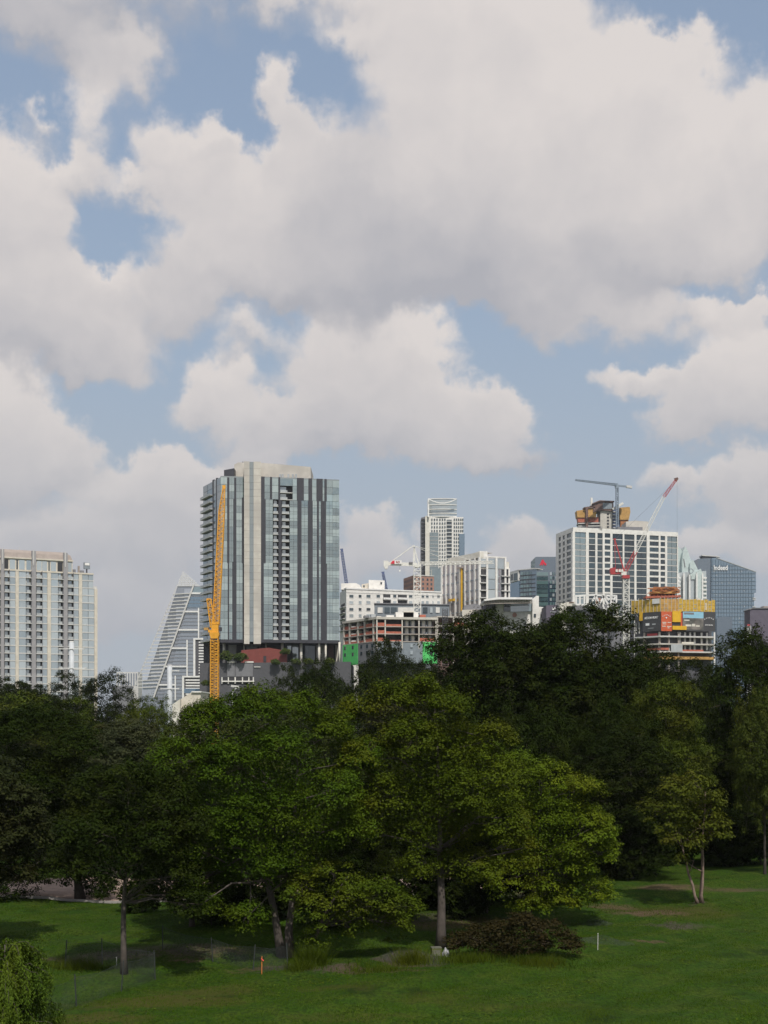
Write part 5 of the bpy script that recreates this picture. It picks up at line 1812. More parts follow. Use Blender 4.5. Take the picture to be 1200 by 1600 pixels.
def grow(seed, H, rx, rz, zc, nl=30, nc=30, nk=44, leaf=.2, lobe=.36, clump=.42, trunk_r=.22, fork=.35, stems=1, lean=(0, 0), bark='bark', flat=.85, up=.5, low=-.55, ry=None, asym=0.0, twig=True, lobes=None):
    """one tree: lobes carry clumps, clumps carry leaves; limbs run from the trunk into every lobe. Returns crown mesh and trunk mesh"""
    rs = np.random.RandomState(seed)
    ry = ry or rx
    C = np.array([lean[0], lean[1], zc])
    E = np.array([rx, ry, rz])
    # lobe centres, spread over the crown's volume
    cand = unit(rs, nl * 6)
    cand = cand[cand[:, 2] > low]
    rad = rs.uniform(.42, .82, len(cand)) ** .8
    q = cand * rad[:, None]
    if asym: q[:, 0] += asym * (q[:, 2] * .4)
    pick = [0]
    dmin = np.linalg.norm(q - q[0], axis=1)
    while len(pick) < min(nl, len(q)):
        k = int(np.argmax(dmin * rs.uniform(.75, 1, len(q))))
        pick.append(k)
        dmin = np.minimum(dmin, np.linalg.norm(q - q[k], axis=1))
    q = q[pick]
    lc = C + q * E
    lr = lobe * min(rx, rz) * rs.uniform(.55, 1.35, len(lc))
    if lobes is not None:
        lc = np.array([l[:3] for l in lobes])
        lr = np.array([l[3] for l in lobes])
    cen, nor, tint = [], [], []
    for c, r in zip(lc, lr):
        m_ = max(5, int(nc * (r / (1.6 if lobes is not None else lobe * min(rx, rz))) ** 2))
        dirs = unit(rs, m_ * 3)
        out = (c - C) / E
        keep = (dirs @ (out / (np.linalg.norm(out) + 1e-6)) + dirs[:, 2] * .7) > rs.uniform(-1.0, .45, len(dirs))
        dirs = dirs[keep][:m_]
        cp = c + dirs * (r * rs.uniform(.6, 1.12, (len(dirs), 1))) * np.array([1, 1, flat])
        ct = rs.uniform(0, 1)
        for p_, dn in zip(cp, dirs):
            k = int(nk * rs.uniform(.5, 1.4))
            s = clump * rs.uniform(.6, 1.3)
            ud_ = unit(rs, k)
            ud_[:, 2] = np.where(ud_[:, 2] < -.25, -ud_[:, 2], ud_[:, 2])      # each spray a ragged dome
            off = ud_ * (s * rs.uniform(.45, 1.2, (k, 1))) * np.array([1.1, 1.1, .78])
            pp = p_ + off
            pp[:, 2] -= .16 * (off[:, 0] ** 2 + off[:, 1] ** 2) / s
            nn = ud_ * .55 + dn * .25 + np.array([0, 0, up]) + rs.normal(size=(k, 3)) * .22
            nn /= np.linalg.norm(nn, axis=1, keepdims=True)
            cen.append(pp); nor.append(nn)
            tint.append(np.clip(.3 * ct + .5 * rs.uniform() + .2 * rs.uniform(size=k), 0, 1))
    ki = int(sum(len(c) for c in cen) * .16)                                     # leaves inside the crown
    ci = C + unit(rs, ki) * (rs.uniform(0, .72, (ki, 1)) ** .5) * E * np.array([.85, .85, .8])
    cen.append(ci); nor.append(unit(rs, ki)); tint.append(rs.uniform(0, .6, ki))  # inner leaves get darker tints, crown shade put into colour
    cen = np.concatenate(cen); nor = np.concatenate(nor); tint = np.concatenate(tint)
    ok = cen[:, 2] > .12
    cen, nor, tint = cen[ok], nor[ok], tint[ok]
    n = len(cen)
    ax = unit(rs, n)
    L = leaf * rs.uniform(.55, 1.5, n)
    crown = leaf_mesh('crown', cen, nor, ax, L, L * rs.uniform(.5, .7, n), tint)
    # trunk and limbs
    mb = MB()
    forkz = H * fork
    tops = []
    for s in range(stems):
        a = s * 2.4 + rs.uniform(0, 1)
        ofs = 0 if stems == 1 else trunk_r * .8
        b0 = np.array([math.cos(a) * ofs, math.sin(a) * ofs, -.15])
        f_ = np.array([b0[0] + lean[0] * .35 + rs.uniform(-.2, .2) + math.cos(a) * ofs * 2.5, b0[1] + math.sin(a) * ofs * 2 + lean[1] * .35, forkz * rs.uniform(.85, 1.1)])
        tp = np.array([lean[0] * .9 + math.cos(a) * ofs * 9, lean[1] * .9 + math.sin(a) * ofs * 5, zc + rz * .55])
        r0 = trunk_r / math.sqrt(stems) * 1.05
        pts, rad_ = [], []
        for i in range(9):
            f = i / 8
            p_ = b0 * (1 - f) ** 2 + 2 * f_ * f * (1 - f) + tp * f * f + rs.normal(size=3) * np.array([.03, .03, 0]) * (i > 0)
            pts.append(p_)
            rad_.append(r0 * (1.35 if i == 0 else 1) * (1 - .86 * f))
        mb.tube(pts, rad_, 9)
        tops.append((pts, rad_))
    for i, (c, r) in enumerate(zip(lc, lr)):
        pts, rad_ = tops[i % stems]
        zs = [p[2] for p in pts]
        zj = max(forkz * .8, min(c[2] - .35 * r - .15 * abs(c[0]) - .6, zs[-1]))
        j = int(np.argmin([abs(z - zj) for z in zs]))
        j = max(2, j)
        a = pts[j]
        mid = (a + c) / 2 + rs.normal(size=3) * .25 + np.array([0, 0, .12 * np.linalg.norm(c - a)])
        rr = min(rad_[j] * .5, .02 + .014 * np.linalg.norm(c - a))
        mb.tube([a, (a + mid) / 2 + rs.normal(size=3) * .08, mid, (mid + c) / 2, c], [rr, rr * .85, rr * .65, rr * .45, rr * .2], 6)
        if twig:
            for k in range(3):
                e = c + unit(rs, 1)[0] * r * .9
                mb.tube([(mid + c) / 2, (c + e) / 2 + rs.normal(size=3) * .1, e], [rr * .4, rr * .26, rr * .08], 5)
    me = bpy.data.meshes.new('trunk')
    me.from_pydata(mb.v, [], mb.f)
    me.materials.append(M[bark])
    me.polygons.foreach_set('use_smooth', [True] * len(me.polygons))
    me.update()
    wid = max(np.percentile(cen[:, 0], 98.5), -np.percentile(cen[:, 0], 1.5))
    return crown, me, float(np.percentile(cen[:, 2], 99.7)), float(wid)


def tree(meshes, label, loc, col, rz=0.0, s=(1, 1, 1), name='tree', group=None, cat='tree'):
    t = thing(name, label, cat, loc, group)
    crown, trunk = meshes[:2]
    o1 = bpy.data.objects.new('crown', crown)
    o2 = bpy.data.objects.new('trunk', trunk)
    for o in (o2, o1):
        o.location = loc
        o.rotation_euler = (0, 0, rz)
        o.scale = s
        o.color = (*col, 1)
        link(o, t)
    return t


DARK = (.017, .029, .005)  # dark leaves, colours lowered further to stand for cloud shade
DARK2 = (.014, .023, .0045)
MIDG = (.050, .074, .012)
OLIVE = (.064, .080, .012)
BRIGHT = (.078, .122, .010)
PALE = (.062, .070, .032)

# prototypes for the trees further back
PB = [grow(11, 12, 5.2, 5.2, 7.0, nl=26, nc=24, nk=70, leaf=.18, clump=.62, lobe=.40, low=-.85),
      grow(12, 12, 5.0, 5.6, 6.8, nl=28, nc=24, nk=70, leaf=.18, clump=.60, lobe=.36, low=-.85, asym=.4),
      grow(13, 12, 5.6, 5.0, 7.2, nl=24, nc=26, nk=70, leaf=.18, clump=.62, lobe=.42, low=-.85, asym=-.4),
      grow(14, 12, 4.4, 5.8, 6.5, nl=26, nc=24, nk=70, leaf=.18, clump=.60, lobe=.40, low=-.9)]
PT = [grow(21, 20, 6.4, 9.0, 11.5, nl=40, nc=28, nk=72, leaf=.20, lobe=.32, clump=.72, trunk_r=.4, low=-.95),
      grow(22, 20, 6.0, 9.2, 11.2, nl=40, nc=28, nk=72, leaf=.20, lobe=.31, clump=.72, trunk_r=.4, low=-.95, asym=.35)]


def back(px, ytop, d, wpx, label, col, k, rz=None, group='background trees', proto=None, squash=1.0):
    """a tree standing at distance d whose top shows at ytop and whose crown is wpx wide in the frame"""
    pr = (proto or PB)[k % len(proto or PB)]
    top = zl(d, ytop)
    x, y = pt(px, d)
    H0, R0 = pr[2], pr[3]
    sz = top / H0
    sx = wpx / 2 * d / FPX / R0
    r = random.Random(int(px * 7 + d))
    tree(pr, label, (x, y, gz(x, y)), col, r.uniform(0, 6.28) if rz is None else rz, (sx, sx * squash, sz), group=group)


# far tree line, left to right
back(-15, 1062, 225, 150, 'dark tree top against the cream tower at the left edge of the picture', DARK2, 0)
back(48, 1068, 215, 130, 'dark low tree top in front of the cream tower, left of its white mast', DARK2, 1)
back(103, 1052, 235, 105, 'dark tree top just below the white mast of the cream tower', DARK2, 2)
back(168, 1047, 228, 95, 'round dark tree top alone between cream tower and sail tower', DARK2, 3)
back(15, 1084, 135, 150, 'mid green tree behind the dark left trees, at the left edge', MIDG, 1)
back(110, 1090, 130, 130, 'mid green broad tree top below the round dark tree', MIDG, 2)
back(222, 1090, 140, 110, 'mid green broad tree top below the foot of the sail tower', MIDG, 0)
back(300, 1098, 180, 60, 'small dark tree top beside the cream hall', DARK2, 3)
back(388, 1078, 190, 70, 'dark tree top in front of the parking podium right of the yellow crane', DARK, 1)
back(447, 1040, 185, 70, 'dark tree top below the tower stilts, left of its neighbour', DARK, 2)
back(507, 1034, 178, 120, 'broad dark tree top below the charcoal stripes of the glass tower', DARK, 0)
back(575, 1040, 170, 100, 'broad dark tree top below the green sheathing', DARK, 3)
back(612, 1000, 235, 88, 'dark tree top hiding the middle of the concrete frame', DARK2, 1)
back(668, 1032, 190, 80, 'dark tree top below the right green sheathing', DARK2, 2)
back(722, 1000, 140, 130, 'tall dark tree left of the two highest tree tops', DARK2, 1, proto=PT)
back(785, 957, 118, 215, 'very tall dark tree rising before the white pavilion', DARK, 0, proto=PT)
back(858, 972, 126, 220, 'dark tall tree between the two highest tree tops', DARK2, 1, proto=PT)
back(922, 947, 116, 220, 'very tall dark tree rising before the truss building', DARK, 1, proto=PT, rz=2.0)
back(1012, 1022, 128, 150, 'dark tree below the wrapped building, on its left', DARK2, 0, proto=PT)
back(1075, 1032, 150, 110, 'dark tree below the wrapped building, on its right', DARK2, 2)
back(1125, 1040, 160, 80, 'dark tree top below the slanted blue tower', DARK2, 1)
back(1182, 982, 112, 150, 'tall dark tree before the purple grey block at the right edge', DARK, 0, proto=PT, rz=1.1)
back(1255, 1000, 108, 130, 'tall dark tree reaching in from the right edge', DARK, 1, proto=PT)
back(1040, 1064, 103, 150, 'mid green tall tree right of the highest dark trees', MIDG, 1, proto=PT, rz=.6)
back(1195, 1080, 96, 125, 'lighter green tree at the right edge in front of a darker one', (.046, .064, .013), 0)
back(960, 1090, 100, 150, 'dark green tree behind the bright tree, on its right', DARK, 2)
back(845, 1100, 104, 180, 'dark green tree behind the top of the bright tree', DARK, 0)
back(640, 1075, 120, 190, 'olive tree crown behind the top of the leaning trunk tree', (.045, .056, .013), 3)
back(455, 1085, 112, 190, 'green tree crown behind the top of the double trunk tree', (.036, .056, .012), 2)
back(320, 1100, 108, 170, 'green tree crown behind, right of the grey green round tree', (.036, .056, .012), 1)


def boughs(px0, d, lst, seed, depth=2.4):
    """boughs of one tree, each given by its frame position and radius, with its own distance"""
    r = random.Random(seed)
    x0 = pt(px0, d)[0]
    out = []
    for (px, py, rp) in lst:
        k = d / FPX
        for j in range(2):
            a = r.uniform(-1, 1) * rp * .35 * k
            out.append(((px - 600) * k - x0 + a * (j == 1) , r.uniform(-depth, depth * .8) * (1 if j else .6), max(.5, CAM_Z + (HOR - py) * k + a * (j == 1) * .6), rp * k * r.uniform(.8, 1.05) * (1 if j == 0 else .8)))
    return out


def front(seed, px, py, lst, label, col, group, **kw):
    d = dist_y(py)
    lb = boughs(px, d, lst, seed)
    zs = [l[2] for l in lb]
    xs_ = [l[0] for l in lb]
    zc = (max(zs) + min(zs)) / 2
    m = grow(seed, max(zs) + 1, (max(xs_) - min(xs_)) / 2 + 1, (max(zs) - min(zs)) / 2 + .8, zc, lobes=lb, lean=((max(xs_) + min(xs_)) / 2, 0), **kw)
    x, y, z = GP(px, py)
    return tree(m, label, (x, y, z), col, 0, (1, 1, 1), group=group)


back(845, 1000, 122, 300, 'broad black green crown filling the gap between the tallest trees', DARK2, 2)
back(960, 1010, 112, 210, 'broad black green crown right below the highest tree top', DARK2, 0)

# middle distance, left
LG = 'trees on the left of the park'
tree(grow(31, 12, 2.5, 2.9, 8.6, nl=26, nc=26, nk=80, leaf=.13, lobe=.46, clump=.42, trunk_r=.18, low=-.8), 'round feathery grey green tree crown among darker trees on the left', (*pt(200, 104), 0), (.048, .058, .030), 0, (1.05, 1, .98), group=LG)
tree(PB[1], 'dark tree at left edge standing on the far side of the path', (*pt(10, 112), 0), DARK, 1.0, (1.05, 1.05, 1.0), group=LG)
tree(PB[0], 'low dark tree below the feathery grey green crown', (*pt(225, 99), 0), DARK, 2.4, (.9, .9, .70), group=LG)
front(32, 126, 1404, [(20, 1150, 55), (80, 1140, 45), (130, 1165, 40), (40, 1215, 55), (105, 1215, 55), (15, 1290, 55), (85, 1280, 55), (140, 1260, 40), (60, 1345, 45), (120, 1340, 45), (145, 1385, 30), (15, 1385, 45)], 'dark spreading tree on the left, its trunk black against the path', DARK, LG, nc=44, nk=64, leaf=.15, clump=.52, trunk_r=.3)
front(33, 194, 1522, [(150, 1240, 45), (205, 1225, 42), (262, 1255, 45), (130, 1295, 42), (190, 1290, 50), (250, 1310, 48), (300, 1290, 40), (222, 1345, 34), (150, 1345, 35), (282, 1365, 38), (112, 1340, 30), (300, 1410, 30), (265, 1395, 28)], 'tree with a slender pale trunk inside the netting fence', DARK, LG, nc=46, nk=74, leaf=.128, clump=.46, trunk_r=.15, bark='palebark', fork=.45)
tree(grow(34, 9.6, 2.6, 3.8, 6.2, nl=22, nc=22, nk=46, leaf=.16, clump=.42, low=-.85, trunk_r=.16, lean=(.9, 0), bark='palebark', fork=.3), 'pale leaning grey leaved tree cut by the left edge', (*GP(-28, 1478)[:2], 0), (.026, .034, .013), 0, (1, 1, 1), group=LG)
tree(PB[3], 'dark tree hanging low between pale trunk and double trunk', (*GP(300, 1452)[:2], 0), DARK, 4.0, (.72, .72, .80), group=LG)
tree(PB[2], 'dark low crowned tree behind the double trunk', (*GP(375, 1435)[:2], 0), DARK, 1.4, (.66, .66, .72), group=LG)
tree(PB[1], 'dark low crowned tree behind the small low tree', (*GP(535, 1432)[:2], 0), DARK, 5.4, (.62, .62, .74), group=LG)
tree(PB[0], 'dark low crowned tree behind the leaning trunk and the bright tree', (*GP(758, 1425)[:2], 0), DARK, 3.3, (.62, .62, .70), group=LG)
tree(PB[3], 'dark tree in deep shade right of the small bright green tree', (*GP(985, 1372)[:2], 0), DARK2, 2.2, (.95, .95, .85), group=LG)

# the front row
FG = 'front row of park trees'
front(41, 448, 1497, [(330, 1130, 46), (400, 1112, 44), (468, 1108, 42), (280, 1190, 44), (350, 1200, 52), (430, 1180, 52), (510, 1150, 44), (300, 1260, 44), (370, 1280, 52), (450, 1260, 50), (520, 1235, 44), (300, 1330, 38), (360, 1355, 44), (430, 1335, 42), (500, 1305, 44), (330, 1400, 34), (395, 1425, 36), (290, 1385, 32), (545, 1290, 38), (560, 1190, 38), (472, 1356, 30)],
      'broad green tree with two pale trunks from one foot', (.047, .086, .008), FG, nc=46, nk=95, leaf=.118, clump=.46, trunk_r=.30, stems=2, bark='palebark', fork=.4)
front(42, 481, 1497, [(520, 1360, 34), (560, 1390, 38), (600, 1398, 38), (498, 1410, 34), (550, 1438, 34), (608, 1446, 30), (636, 1420, 22), (470, 1380, 30), (500, 1455, 26)],
      'small low branching tree right of the double trunk', (.056, .088, .009), FG, nc=40, nk=84, leaf=.118, clump=.38, trunk_r=.12, bark='palebark', fork=.4)
front(43, 689, 1482, [(560, 1120, 40), (610, 1098, 40), (660, 1088, 40), (700, 1112, 40), (580, 1180, 44), (640, 1160, 48), (710, 1170, 48), (762, 1160, 36), (600, 1240, 44), (660, 1250, 44), (720, 1240, 46), (772, 1220, 40), (580, 1298, 40), (636, 1305, 34), (720, 1308, 44), (780, 1288, 44), (745, 1355, 36), (800, 1330, 34), (655, 1342, 32), (702, 1348, 30), (622, 1352, 24)],
      'olive tree with one stout trunk leaning left behind the reddish bush', (.057, .084, .008), FG, nc=46, nk=95, leaf=.118, clump=.46, trunk_r=.25, bark='palebark', fork=.35)
front(44, 824, 1444, [(762, 1182, 32), (800, 1200, 40), (790, 1260, 44), (850, 1212, 40), (860, 1270, 48), (908, 1232, 34), (918, 1290, 40), (888, 1338, 44), (830, 1330, 44), (940, 1328, 26), (900, 1388, 34), (850, 1390, 34), (930, 1388, 26), (782, 1370, 34), (815, 1410, 24)],
      'bright yellow green tree behind the reddish bush', BRIGHT, FG, nc=46, nk=95, leaf=.125, clump=.46, trunk_r=.22, fork=.35)
front(46, 1094, 1413, [(1050, 1240, 28), (1085, 1225, 28), (1035, 1275, 26), (1075, 1275, 32), (1110, 1255, 26), (1115, 1295, 24), (1045, 1305, 22), (1090, 1315, 20), (1065, 1345, 10)], 'small yellowish tree with bare splayed stems on an earth mound', (.066, .084, .012), FG, nc=44, nk=46, leaf=.17, clump=.42, trunk_r=.17, stems=3, bark='deadwood', fork=.25)

# ------------------------------------------------------------------ shrubs under and behind the trees
SHR = [grow(51, 3.2, 2.6, 1.7, 1.5, nl=22, nc=18, nk=30, leaf=.22, lobe=.5, clump=.34, trunk_r=.07, low=-.6),
       grow(52, 3.2, 2.3, 1.9, 1.6, nl=20, nc=18, nk=30, leaf=.22, lobe=.5, clump=.34, trunk_r=.07, low=-.6)]
r5 = random.Random(5)
words = ['at the far left', 'left of the pale trunk', 'behind the pale trunk', 'right of the pale trunk', 'left of the double trunk', 'behind the double trunk', 'right of the double trunk', 'behind the small low tree', 'left of the leaning trunk',
         'behind the leaning trunk', 'behind the reddish bush', 'behind the bright tree', 'right of the bright tree', 'left of the splayed stems', 'behind the splayed stems', 'right of the splayed stems', 'at the far right']
for i, wd in enumerate(words):
    px = -20 + 1240 * i / 16
    d = r5.uniform(112, 122)
    x, y = pt(px, d)
    s = r5.uniform(1.2, 1.6)
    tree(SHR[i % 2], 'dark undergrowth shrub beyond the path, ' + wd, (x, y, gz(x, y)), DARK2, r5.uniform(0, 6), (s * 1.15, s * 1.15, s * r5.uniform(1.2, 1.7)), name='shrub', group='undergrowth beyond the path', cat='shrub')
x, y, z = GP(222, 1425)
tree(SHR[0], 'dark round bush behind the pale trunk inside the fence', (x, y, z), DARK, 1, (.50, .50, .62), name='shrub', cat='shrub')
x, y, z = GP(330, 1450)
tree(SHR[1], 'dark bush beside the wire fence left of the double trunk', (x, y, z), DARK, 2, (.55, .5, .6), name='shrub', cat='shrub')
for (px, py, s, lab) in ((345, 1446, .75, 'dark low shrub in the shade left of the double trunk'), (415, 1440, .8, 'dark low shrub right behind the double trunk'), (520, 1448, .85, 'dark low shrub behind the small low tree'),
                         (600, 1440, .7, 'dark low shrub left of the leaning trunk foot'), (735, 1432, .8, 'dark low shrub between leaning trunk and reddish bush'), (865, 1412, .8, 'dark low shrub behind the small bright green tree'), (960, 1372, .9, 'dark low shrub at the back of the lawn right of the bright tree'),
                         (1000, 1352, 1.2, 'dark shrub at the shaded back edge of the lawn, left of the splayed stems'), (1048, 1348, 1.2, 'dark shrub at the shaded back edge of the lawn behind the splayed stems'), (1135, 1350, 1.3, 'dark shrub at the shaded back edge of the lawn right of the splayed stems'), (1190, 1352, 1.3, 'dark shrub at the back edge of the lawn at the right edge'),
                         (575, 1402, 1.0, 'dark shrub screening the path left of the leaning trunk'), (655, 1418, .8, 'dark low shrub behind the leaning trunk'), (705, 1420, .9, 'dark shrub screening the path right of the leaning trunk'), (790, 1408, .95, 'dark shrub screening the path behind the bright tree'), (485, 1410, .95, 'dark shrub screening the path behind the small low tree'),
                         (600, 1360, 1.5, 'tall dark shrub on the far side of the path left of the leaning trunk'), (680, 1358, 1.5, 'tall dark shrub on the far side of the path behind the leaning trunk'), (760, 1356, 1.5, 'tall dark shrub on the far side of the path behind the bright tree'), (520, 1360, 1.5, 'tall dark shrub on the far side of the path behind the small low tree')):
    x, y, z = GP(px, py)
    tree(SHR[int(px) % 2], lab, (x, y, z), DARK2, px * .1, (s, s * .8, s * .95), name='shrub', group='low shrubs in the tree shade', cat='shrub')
bl = boughs(800, dist_y(1500), [(720, 1480, 20), (748, 1466, 22), (780, 1458, 24), (815, 1448, 28), (850, 1456, 26), (880, 1472, 22), (897, 1488, 15), (706, 1490, 13), (790, 1482, 26), (842, 1484, 26), (760, 1490, 19), (825, 1436, 10), (868, 1446, 9)], 53, .9)
rb = grow(53, 2.3, 3.2, 1.2, .9, lobes=bl, nc=190, nk=26, leaf=.115, clump=.26, trunk_r=.05, stems=3, bark='deadwood', fork=.2)
x, y, z = GP(800, 1500)
tree(rb, 'wide reddish brown bush on the lawn in front of the bright tree', (x, y + .6, z), (.031, .027, .012), 0, (1, 1, .9), name='bush', cat='bush')
for (px, py, d, r_, lab) in ((353, 1027, 569, 3.2, 'round green shrub on the podium terrace beside the yellow crane'), (376, 1028, 569, 3.0, 'round green shrub on the podium terrace left of the red wall'), (446, 1017, 578, 2.2, 'yellow green shrub at the right end of the red terrace wall'), (430, 1033, 568, 2.0, 'low hedge shrub under the red terrace wall'),
                            (462, 1033, 568, 2.2, 'low hedge shrub between the tower columns, leftmost'), (482, 1033, 568, 2.2, 'low hedge shrub between the two middle tower columns'), (516, 1033, 568, 2.4, 'low hedge shrub by the right tower columns'), (322, 1066, 560, 2.0, 'climbing green shrub on the left podium wall')):
    x, y, z = P3(px, py + 6, d)
    tree(SHR[int(px) % 2], lab, (x, y, z), (.075, .12, .03), px, (r_ / 2.6, r_ / 2.6, r_ / 2.6), name='shrub', group='planting on the podium', cat='shrub')


# weeping conifer in the lower left corner
def weeping():
    rs = np.random.RandomState(61)
    x0, y0 = pt(10, 41.0)
    t = thing('weeping_tree', 'light green weeping young tree in the lower left corner', 'tree', (x0, y0, 0))
    mb = MB()
    mb.tube([(x0, y0, -.1), (x0 + .05, y0, 2.4), (x0 - .05, y0, 4.7)], [.12, .08, .02], 8)
    cen, nor, ax, L, tint = [], [], [], [], []
    for i in range(120):
        a = rs.uniform(0, 6.28)
        zb = rs.uniform(.6, 4.5)
        reach = (2.0 - .3 * abs(zb - 2.0)) * rs.uniform(.55, 1.1)
        pts = []
        for k in range(7):
            f = k / 6
            pts.append(np.array([x0 + math.cos(a) * reach * f, y0 + math.sin(a) * reach * f, zb + .45 * math.sin(f * 2.2) * rs.uniform(.8, 1.2) - .55 * f * f]))
        mb.tube(pts, [.025, .022, .018, .014, .011, .008, .005], 4)
        ct = rs.uniform()
        for k in range(1, 7):
            for s in range(9):
                p = pts[k] + (pts[k - 1] - pts[k]) * rs.uniform() + rs.normal(size=3) * .06
                ln = rs.uniform(.35, .95)
                m_ = int(ln / .035)
                for j in range(m_):
                    c = p + np.array([rs.normal() * .03, rs.normal() * .03, -ln * j / m_])
                    cen.append(c)
                    dr = np.array([rs.normal() * .55, rs.normal() * .55, -1.0])
                    ax.append(dr / np.linalg.norm(dr))
                    n_ = np.array([math.cos(a) * .5 + rs.normal() * .5, math.sin(a) * .5 + rs.normal() * .5, .6])
                    nor.append(n_ / np.linalg.norm(n_))
                    L.append(rs.uniform(.07, .13))
                    tint.append(np.clip(.3 * ct + .7 * rs.uniform(), 0, 1))
    L = np.array(L)
    me = leaf_mesh('crown', np.array(cen), np.array(nor), np.array(ax), L, L * .32, np.array(tint))
    o = link(bpy.data.objects.new('crown', me), t)
    o.color = (.068, .118, .015, 1)
    mb.build('trunk', 'bark', t, True)
weeping()


# ------------------------------------------------------------------ grass
def grass_blades(name, pts, hgt, wid, col, lab, seed):
    rs = np.random.RandomState(seed)
    n = len(pts)
    c = np.array(pts, dtype=np.float64)
    h = hgt * rs.uniform(.5, 1.3, n)
    a = rs.uniform(0, 6.28, n)
    w_ = wid * rs.uniform(.7, 1.3, n)
    v = np.empty((n, 3, 3), np.float32)
    lean = rs.normal(size=(n, 2)) * .45 * h[:, None]
    v[:, 0] = c + np.stack([np.cos(a) * w_, np.sin(a) * w_, -.02 + 0 * a], 1)
    v[:, 1] = c - np.stack([np.cos(a) * w_, np.sin(a) * w_, .02 + 0 * a], 1)
    v[:, 2] = c + np.stack([lean[:, 0], lean[:, 1], h], 1)
    me = bpy.data.meshes.new(name)
    me.vertices.add(n * 3)
    me.vertices.foreach_set('co', v.reshape(-1))
    me.loops.add(n * 3)
    me.loops.foreach_set('vertex_index', np.arange(n * 3, dtype=np.int32))
    me.polygons.add(n)
    me.polygons.foreach_set('loop_start', np.arange(0, n * 3, 3, dtype=np.int32))
    me.polygons.foreach_set('loop_total', np.full(n, 3, np.int32))
    at = me.attributes.new('tint', 'FLOAT', 'FACE')
    cl = np.array([.5 + .25 * smooth_noise(p[0], p[1], .5, 3.0) for p in pts])
    at.data.foreach_set('value', np.clip(cl + rs.uniform(-.3, .3, n), 0, 1).astype(np.float32))
    me.materials.append(M['leaf'])
    me.update()
    o = link(bpy.data.objects.new(name, me))
    o.color = (*col, 1)
    return o


rs = np.random.RandomState(71)
pts = []
while len(pts) < 140000:
    d = rs.uniform(47, 84)
    x = rs.uniform(-.335, .335) * d
    k = smooth_noise(x, d, .8, 2.0) + .6 * smooth_noise(x, d, 2.7, 5.0)
    if k + rs.uniform(-.9, .9) < -.1: continue
    pts.append((x, d, gz(x, d)))
g = grass_blades('grass', pts, .085, .011, (.042, .088, .005), '', 72)
tag(g, 'short green mown grass blades over the lawn', 'grass', kind='stuff')

for i, (px, py, n, hh, rad, lab) in enumerate(((488, 1512, 900, .9, .7, 'tuft of tall grass before the small low tree'), (645, 1508, 700, .75, .8, 'tuft of tall grass on the earth heap'), (470, 1518, 500, .5, .8, 'lower grass tuft left of the tall one'), (120, 1512, 900, .5, 1.3, 'dark rough grass inside the fence by the left post'),
                                               (730, 1506, 1200, .45, 1.6, 'bright rough grass at the left foot of the reddish bush'), (840, 1506, 1100, .4, 1.6, 'bright rough grass at the right foot of the reddish bush'), (590, 1520, 700, .35, 1.5, 'rough grass on the bare strip below the heap'))):
    x, y, _ = GP(px, py)
    q = rs.normal(size=(n, 2)) * rad * .5
    o = grass_blades('grass_tuft', [(x + a, y + b * .6, gz(x + a, y + b * .6)) for a, b in q], hh, .013, (.050, .076, .008), lab, 80 + i)
    tag(o, lab, 'grass', 'rough grass tufts')


q = []
while len(q) < 7000:
    d = rs.uniform(48, 95)
    x = rs.uniform(-.33, .33) * d
    if smooth_noise(x, d, .45, 7.0) + .7 * smooth_noise(x, d, 1.4, 3.0) + rs.uniform(-.4, .4) < .9: continue
    q.append((x, d, gz(x, d) + .03))
q = np.array(q)
nrm = unit(rs, len(q)) * .35 + np.array([0, 0, 1.0])
nrm /= np.linalg.norm(nrm, axis=1, keepdims=True)
Lw = rs.uniform(.05, .16, len(q))
wd = link(bpy.data.objects.new('weeds', leaf_mesh('weeds', q, nrm, unit(rs, len(q)), Lw, Lw * .6, rs.uniform(0, 1, len(q)))))
wd.color = (.055, .095, .012, 1)
tag(wd, 'broad leaved weeds scattered through the lawn', 'weeds', kind='stuff')


# ------------------------------------------------------------------ fence, stakes, small things on the lawn
def net_material():
    m = bpy.data.materials.new('fence_netting')
    m.use_nodes = True
    t = NT(m.node_tree)
    d = t.n.new('ShaderNodeBsdfDiffuse')
    d.inputs[0].default_value = (.09, .10, .095, 1)
    tr = t.n.new('ShaderNodeBsdfTransparent')
    x = t.n.new('ShaderNodeMixShader')
    pos = t.n.new('ShaderNodeNewGeometry').outputs['Position']
    t.sock(x.inputs[0], t.maprange(t.noise(pos, 1.5, 3, .5), .3, .7, .10, .22))
    t.t.links.new(tr.outputs[0], x.inputs[1])
    t.t.links.new(d.outputs[0], x.inputs[2])
    o = t.n.new('ShaderNodeOutputMaterial')
    t.t.links.new(x.outputs[0], o.inputs[0])
    return m


M['net'] = net_material()
M['post'] = mat('dark_steel_post', (.035, .04, .038), .6, var=.2)
M['stake_orange'] = mat('orange_stake', (.62, .20, .05), .6)
M['ribbon'] = mat('pink_ribbon', (.75, .10, .08), .6)
M['stake_white'] = mat('pale_stake', (.50, .50, .46), .7)
M['boxgrey'] = mat('weathered_box', (.13, .13, .10), .8, var=.3, scale=3)
M['boxgreen'] = mat('mossy_box', (.09, .10, .03), .8, var=.3, scale=3)
M['bag'] = mat('white_plastic', (.34, .34, .36), .5, var=.3, scale=6)
M['tag'] = mat('white_tag', (.7, .72, .75), .5)
M['tape'] = mat('yellow_green_tape', (.25, .28, .07), .6)
M['carpaint'] = mat('silver_car_paint', (.42, .44, .47), .3, metallic=.4)
M['tyre'] = mat('tyre_rubber', (.02, .02, .02), .8)


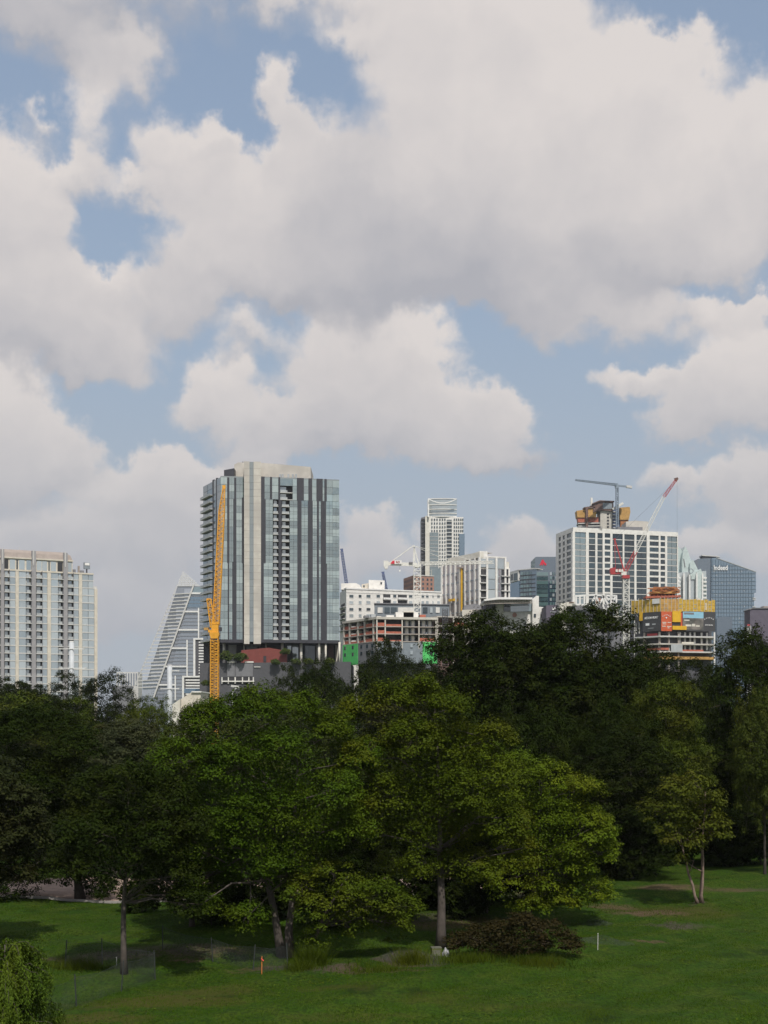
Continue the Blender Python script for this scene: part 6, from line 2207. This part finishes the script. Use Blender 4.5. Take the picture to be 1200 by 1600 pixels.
def fence(name, label, posts, hgt):
    P = [GP(*p) for p in posts]
    t = thing(name, label, 'fence', P[0], 'netting fences round the planting')
    for k, (p, q) in enumerate(zip(P, posts)):
        mb = MB()
        ln = .12 * math.sin(k * 2.3)
        mb.beam((p[0], p[1], p[2] - .2), (p[0] - ln, p[1], p[2] + hgt + .12), .045)
        mb.build('post', 'post', t)
    for a, b in zip(P[:-1], P[1:]):
        mb = MB()
        n = 10
        v = []
        for i in range(n + 1):
            f = i / n
            x, y = a[0] + (b[0] - a[0]) * f, a[1] + (b[1] - a[1]) * f
            sag = .13 * math.sin(f * math.pi)
            z = gz(x, y)
            v += [(x, y, z + .02), (x + .03 * math.sin(f * 9), y - .06 * math.sin(f * 7), z + hgt * .5), (x, y, z + hgt - sag)]
        f_ = [(i * 3 + k, i * 3 + 3 + k, i * 3 + 4 + k, i * 3 + 1 + k) for i in range(n) for k in range(2)]
        mb.add(v, f_)
        mb.build('netting', 'net', t)
        mb = MB()
        mb.tube([(a[0], a[1], a[2] + hgt), ((a[0] + b[0]) / 2, (a[1] + b[1]) / 2, (a[2] + b[2]) / 2 + hgt - .13), (b[0], b[1], b[2] + hgt)], .008, 5)
        mb.build('top_wire', 'post', t)
    return t


fence('netting_fence', 'grey netting fence on dark posts round the pale trunk', [(62, 1590), (120, 1568), (189, 1545), (243, 1526), (160, 1508), (101, 1512)], 1.25)
fence('netting_fence', 'grey netting fence running back to the double trunk', [(254, 1492), (333, 1504), (395, 1512), (450, 1516)], 1.1)


def drape(label, px, py, rx, ry, h, seed):
    rs_ = random.Random(seed)
    x, y, z = GP(px, py)
    mb = MB()
    v = [(x, y, z + h)]
    n = 18
    for ring in (0.35, .7, 1.0):
        for k in range(n):
            a = 2 * math.pi * k / n
            r = ring * rs_.uniform(.85, 1.15)
            v.append((x + rx * r * math.cos(a), y + ry * r * math.sin(a), gz(x + rx * r * math.cos(a), y + ry * r * math.sin(a)) + .02 + h * (1 - ring) ** 1.6))
    f = [(0, 1 + k, 1 + (k + 1) % n) for k in range(n)]
    for j in range(2):
        f += [(1 + j * n + k, 1 + (j + 1) * n + k, 1 + (j + 1) * n + (k + 1) % n, 1 + j * n + (k + 1) % n) for k in range(n)]
    mb.add(v, f)
    o = mb.build('draped_netting', 'net', None, True)
    tag(o, label, 'netting', 'pieces of netting draped on the lawn')


drape('small tent of grey netting on the grass right of the reddish bush', 930, 1442, .95, .9, .45, 1)
drape('low draped netting on the grass by the pale stake', 943, 1474, 1.5, 1.0, .4, 2)
drape('wide low netting over the earth heap before the leaning trunk', 648, 1504, 1.8, 1.1, .1, 3)


def stake(px, ytop, ybot, m, label, ribbon=False):
    x, y, z = GP(px, ybot)
    h = (ybot - ytop) / FPX * y
    t = thing('survey_stake', label, 'stake', (x, y, z), 'survey stakes')
    mb = MB(); mb.beam((x, y, z - .1), (x + .01, y, z + h), .05, .03); mb.build('post', m, t)
    mb = MB()
    mb.beam((x - .02, y - .03, z + h - (.1 if ribbon else .02)), (x + (.09 if ribbon else .03), y - .03, z + h - (.2 if ribbon else .0)), .12 if ribbon else .05, .03)
    mb.build('ribbon' if ribbon else 'cap', 'ribbon' if ribbon else m, t)
stake(409, 1495, 1523, 'stake_orange', 'orange wooden stake with a red ribbon on the lawn edge', True)
stake(934, 1460, 1486, 'stake_white', 'pale wooden stake standing alone beside the netting')
stake(182, 1494, 1508, 'stake_white', 'short pale stake inside the fence by the slender trunk')


def utility():
    x, y, z = GP(683, 1497)
    t = thing('utility_box', 'small weathered box at the foot of the leaning trunk', 'box', (x, y, z))
    mb = MB(); mb.box((x - .05, y, z + .2), (.5, .4, .46), .15); o = mb.build('housing', 'boxgreen', t)
    mb = MB(); mb.box((x - .05, y, z + .445), (.51, .41, .04), .15); mb.build('lid', 'boxgrey', t)
    mb = MB(); mb.box((x - .05, y - .205, z + .2), (.4, .02, .3), .15); mb.build('door', 'boxgrey', t)
    x, y, z = GP(697, 1498)
    rs_ = random.Random(4)
    bm = bmesh.new()
    bmesh.ops.create_icosphere(bm, subdivisions=3, radius=.22)
    for v in bm.verts:
        k = 1 + .28 * math.sin(v.co.x * 21 + v.co.z * 13) * math.cos(v.co.y * 17)
        v.co = Vector((v.co.x * k * .75, v.co.y * k * .75, max(-.18, v.co.z * 1.25 * k)))
    me = bpy.data.meshes.new('plastic_bag')
    bm.to_mesh(me); bm.free()
    me.materials.append(M['bag'])
    me.polygons.foreach_set('use_smooth', [True] * len(me.polygons))
    o = link(bpy.data.objects.new('plastic_bag', me))
    o.location = (x, y, z + .2)
    tag(o, 'crumpled white plastic bag beside the weathered box', 'bag')
utility()


# tapes and tags on the trunks
def band(px, py, d, r, m, label, name='trunk_tape'):
    x, y, z = P3(px, py, d)
    mb = MB()
    n = 14
    v = [(x + r * math.cos(2 * math.pi * k / n), y + r * math.sin(2 * math.pi * k / n), z + s) for s in (-.025, .025) for k in range(n)]
    mb.add(v, [(k, (k + 1) % n, (k + 1) % n + n, k + n) for k in range(n)])
    tag(mb.build(name, m), label, 'tape', 'tapes tied round trunks')
band(193.6, 1492, dist_y(1522), .145, 'tape', 'yellow green tape tied round the slender pale trunk')


def parked_car(px, py, label, rz):
    x, y, z = GP(px, py)
    t = thing('parked_car', label, 'car', (x, y, z), 'cars parked beyond the park trees')
    ca, sa = math.cos(rz), math.sin(rz)
    W_ = lambda a, b, c: (x + a * ca - b * sa, y + a * sa + b * ca, z + c)
    prof = [(-2.2, .35), (-2.25, .75), (-2.1, .92), (-1.5, .98), (-.9, 1.42), (.6, 1.45), (1.25, .98), (2.05, .88), (2.25, .6), (2.2, .35)]
    mb = MB()
    n = len(prof)
    v = [W_(a, s * .88 * (.82 if c > 1.2 else 1), c) for s in (-1, 1) for a, c in prof]
    mb.add(v, [tuple(range(n)), tuple(range(n, 2 * n))[::-1]] + [(i, i + n, (i + 1) % n + n, (i + 1) % n) for i in range(n)])
    mb.build('body', 'carpaint', t)
    for s in (-1, 1):
        mb = MB()
        mb.add([W_(-1.3, s * .885, 1.0), W_(-.85, s * .79, 1.36), W_(.5, s * .79, 1.38), W_(1.0, s * .885, 1.0)], [(0, 1, 2, 3)])
        mb.build('side_window', 'g_dark', t)
        for a in (-1.35, 1.35):
            mb = MB()
            mb.tube([W_(a, s * .7, .33), W_(a, s * .9, .33)], .33, 16)
            mb.build('wheel', 'tyre', t)
    mb = MB(); mb.add([W_(.62, -.66, 1.44), W_(.62, .66, 1.44), W_(1.22, .8, 1.0), W_(1.22, -.8, 1.0)], [(0, 1, 2, 3)]); mb.build('windscreen', 'g_dark', t)
parked_car(1073, 1308, 'silver car parked in the shade behind the splayed stem tree', .15)
parked_car(1150, 1318, 'silver car parked in the shade at the right edge', .1)

# ------------------------------------------------------------------ air
def haze():
    m = bpy.data.materials.new('haze')
    m.use_nodes = True
    t = NT(m.node_tree)
    v = t.n.new('ShaderNodeVolumePrincipled')
    v.inputs['Color'].default_value = (.90, .94, 1.0, 1)
    v.inputs['Density'].default_value = .00005
    v.inputs['Anisotropy'].default_value = .1
    o = t.n.new('ShaderNodeOutputMaterial')
    t.t.links.new(v.outputs[0], o.inputs['Volume'])
    M['haze'] = m
    mb = MB()
    mb.box((0, 1350, 129.5), (5200, 3500, 263))
    tag(mb.build('haze', 'haze'), 'thin pale air haze over the whole city', 'haze', kind='stuff')
haze()
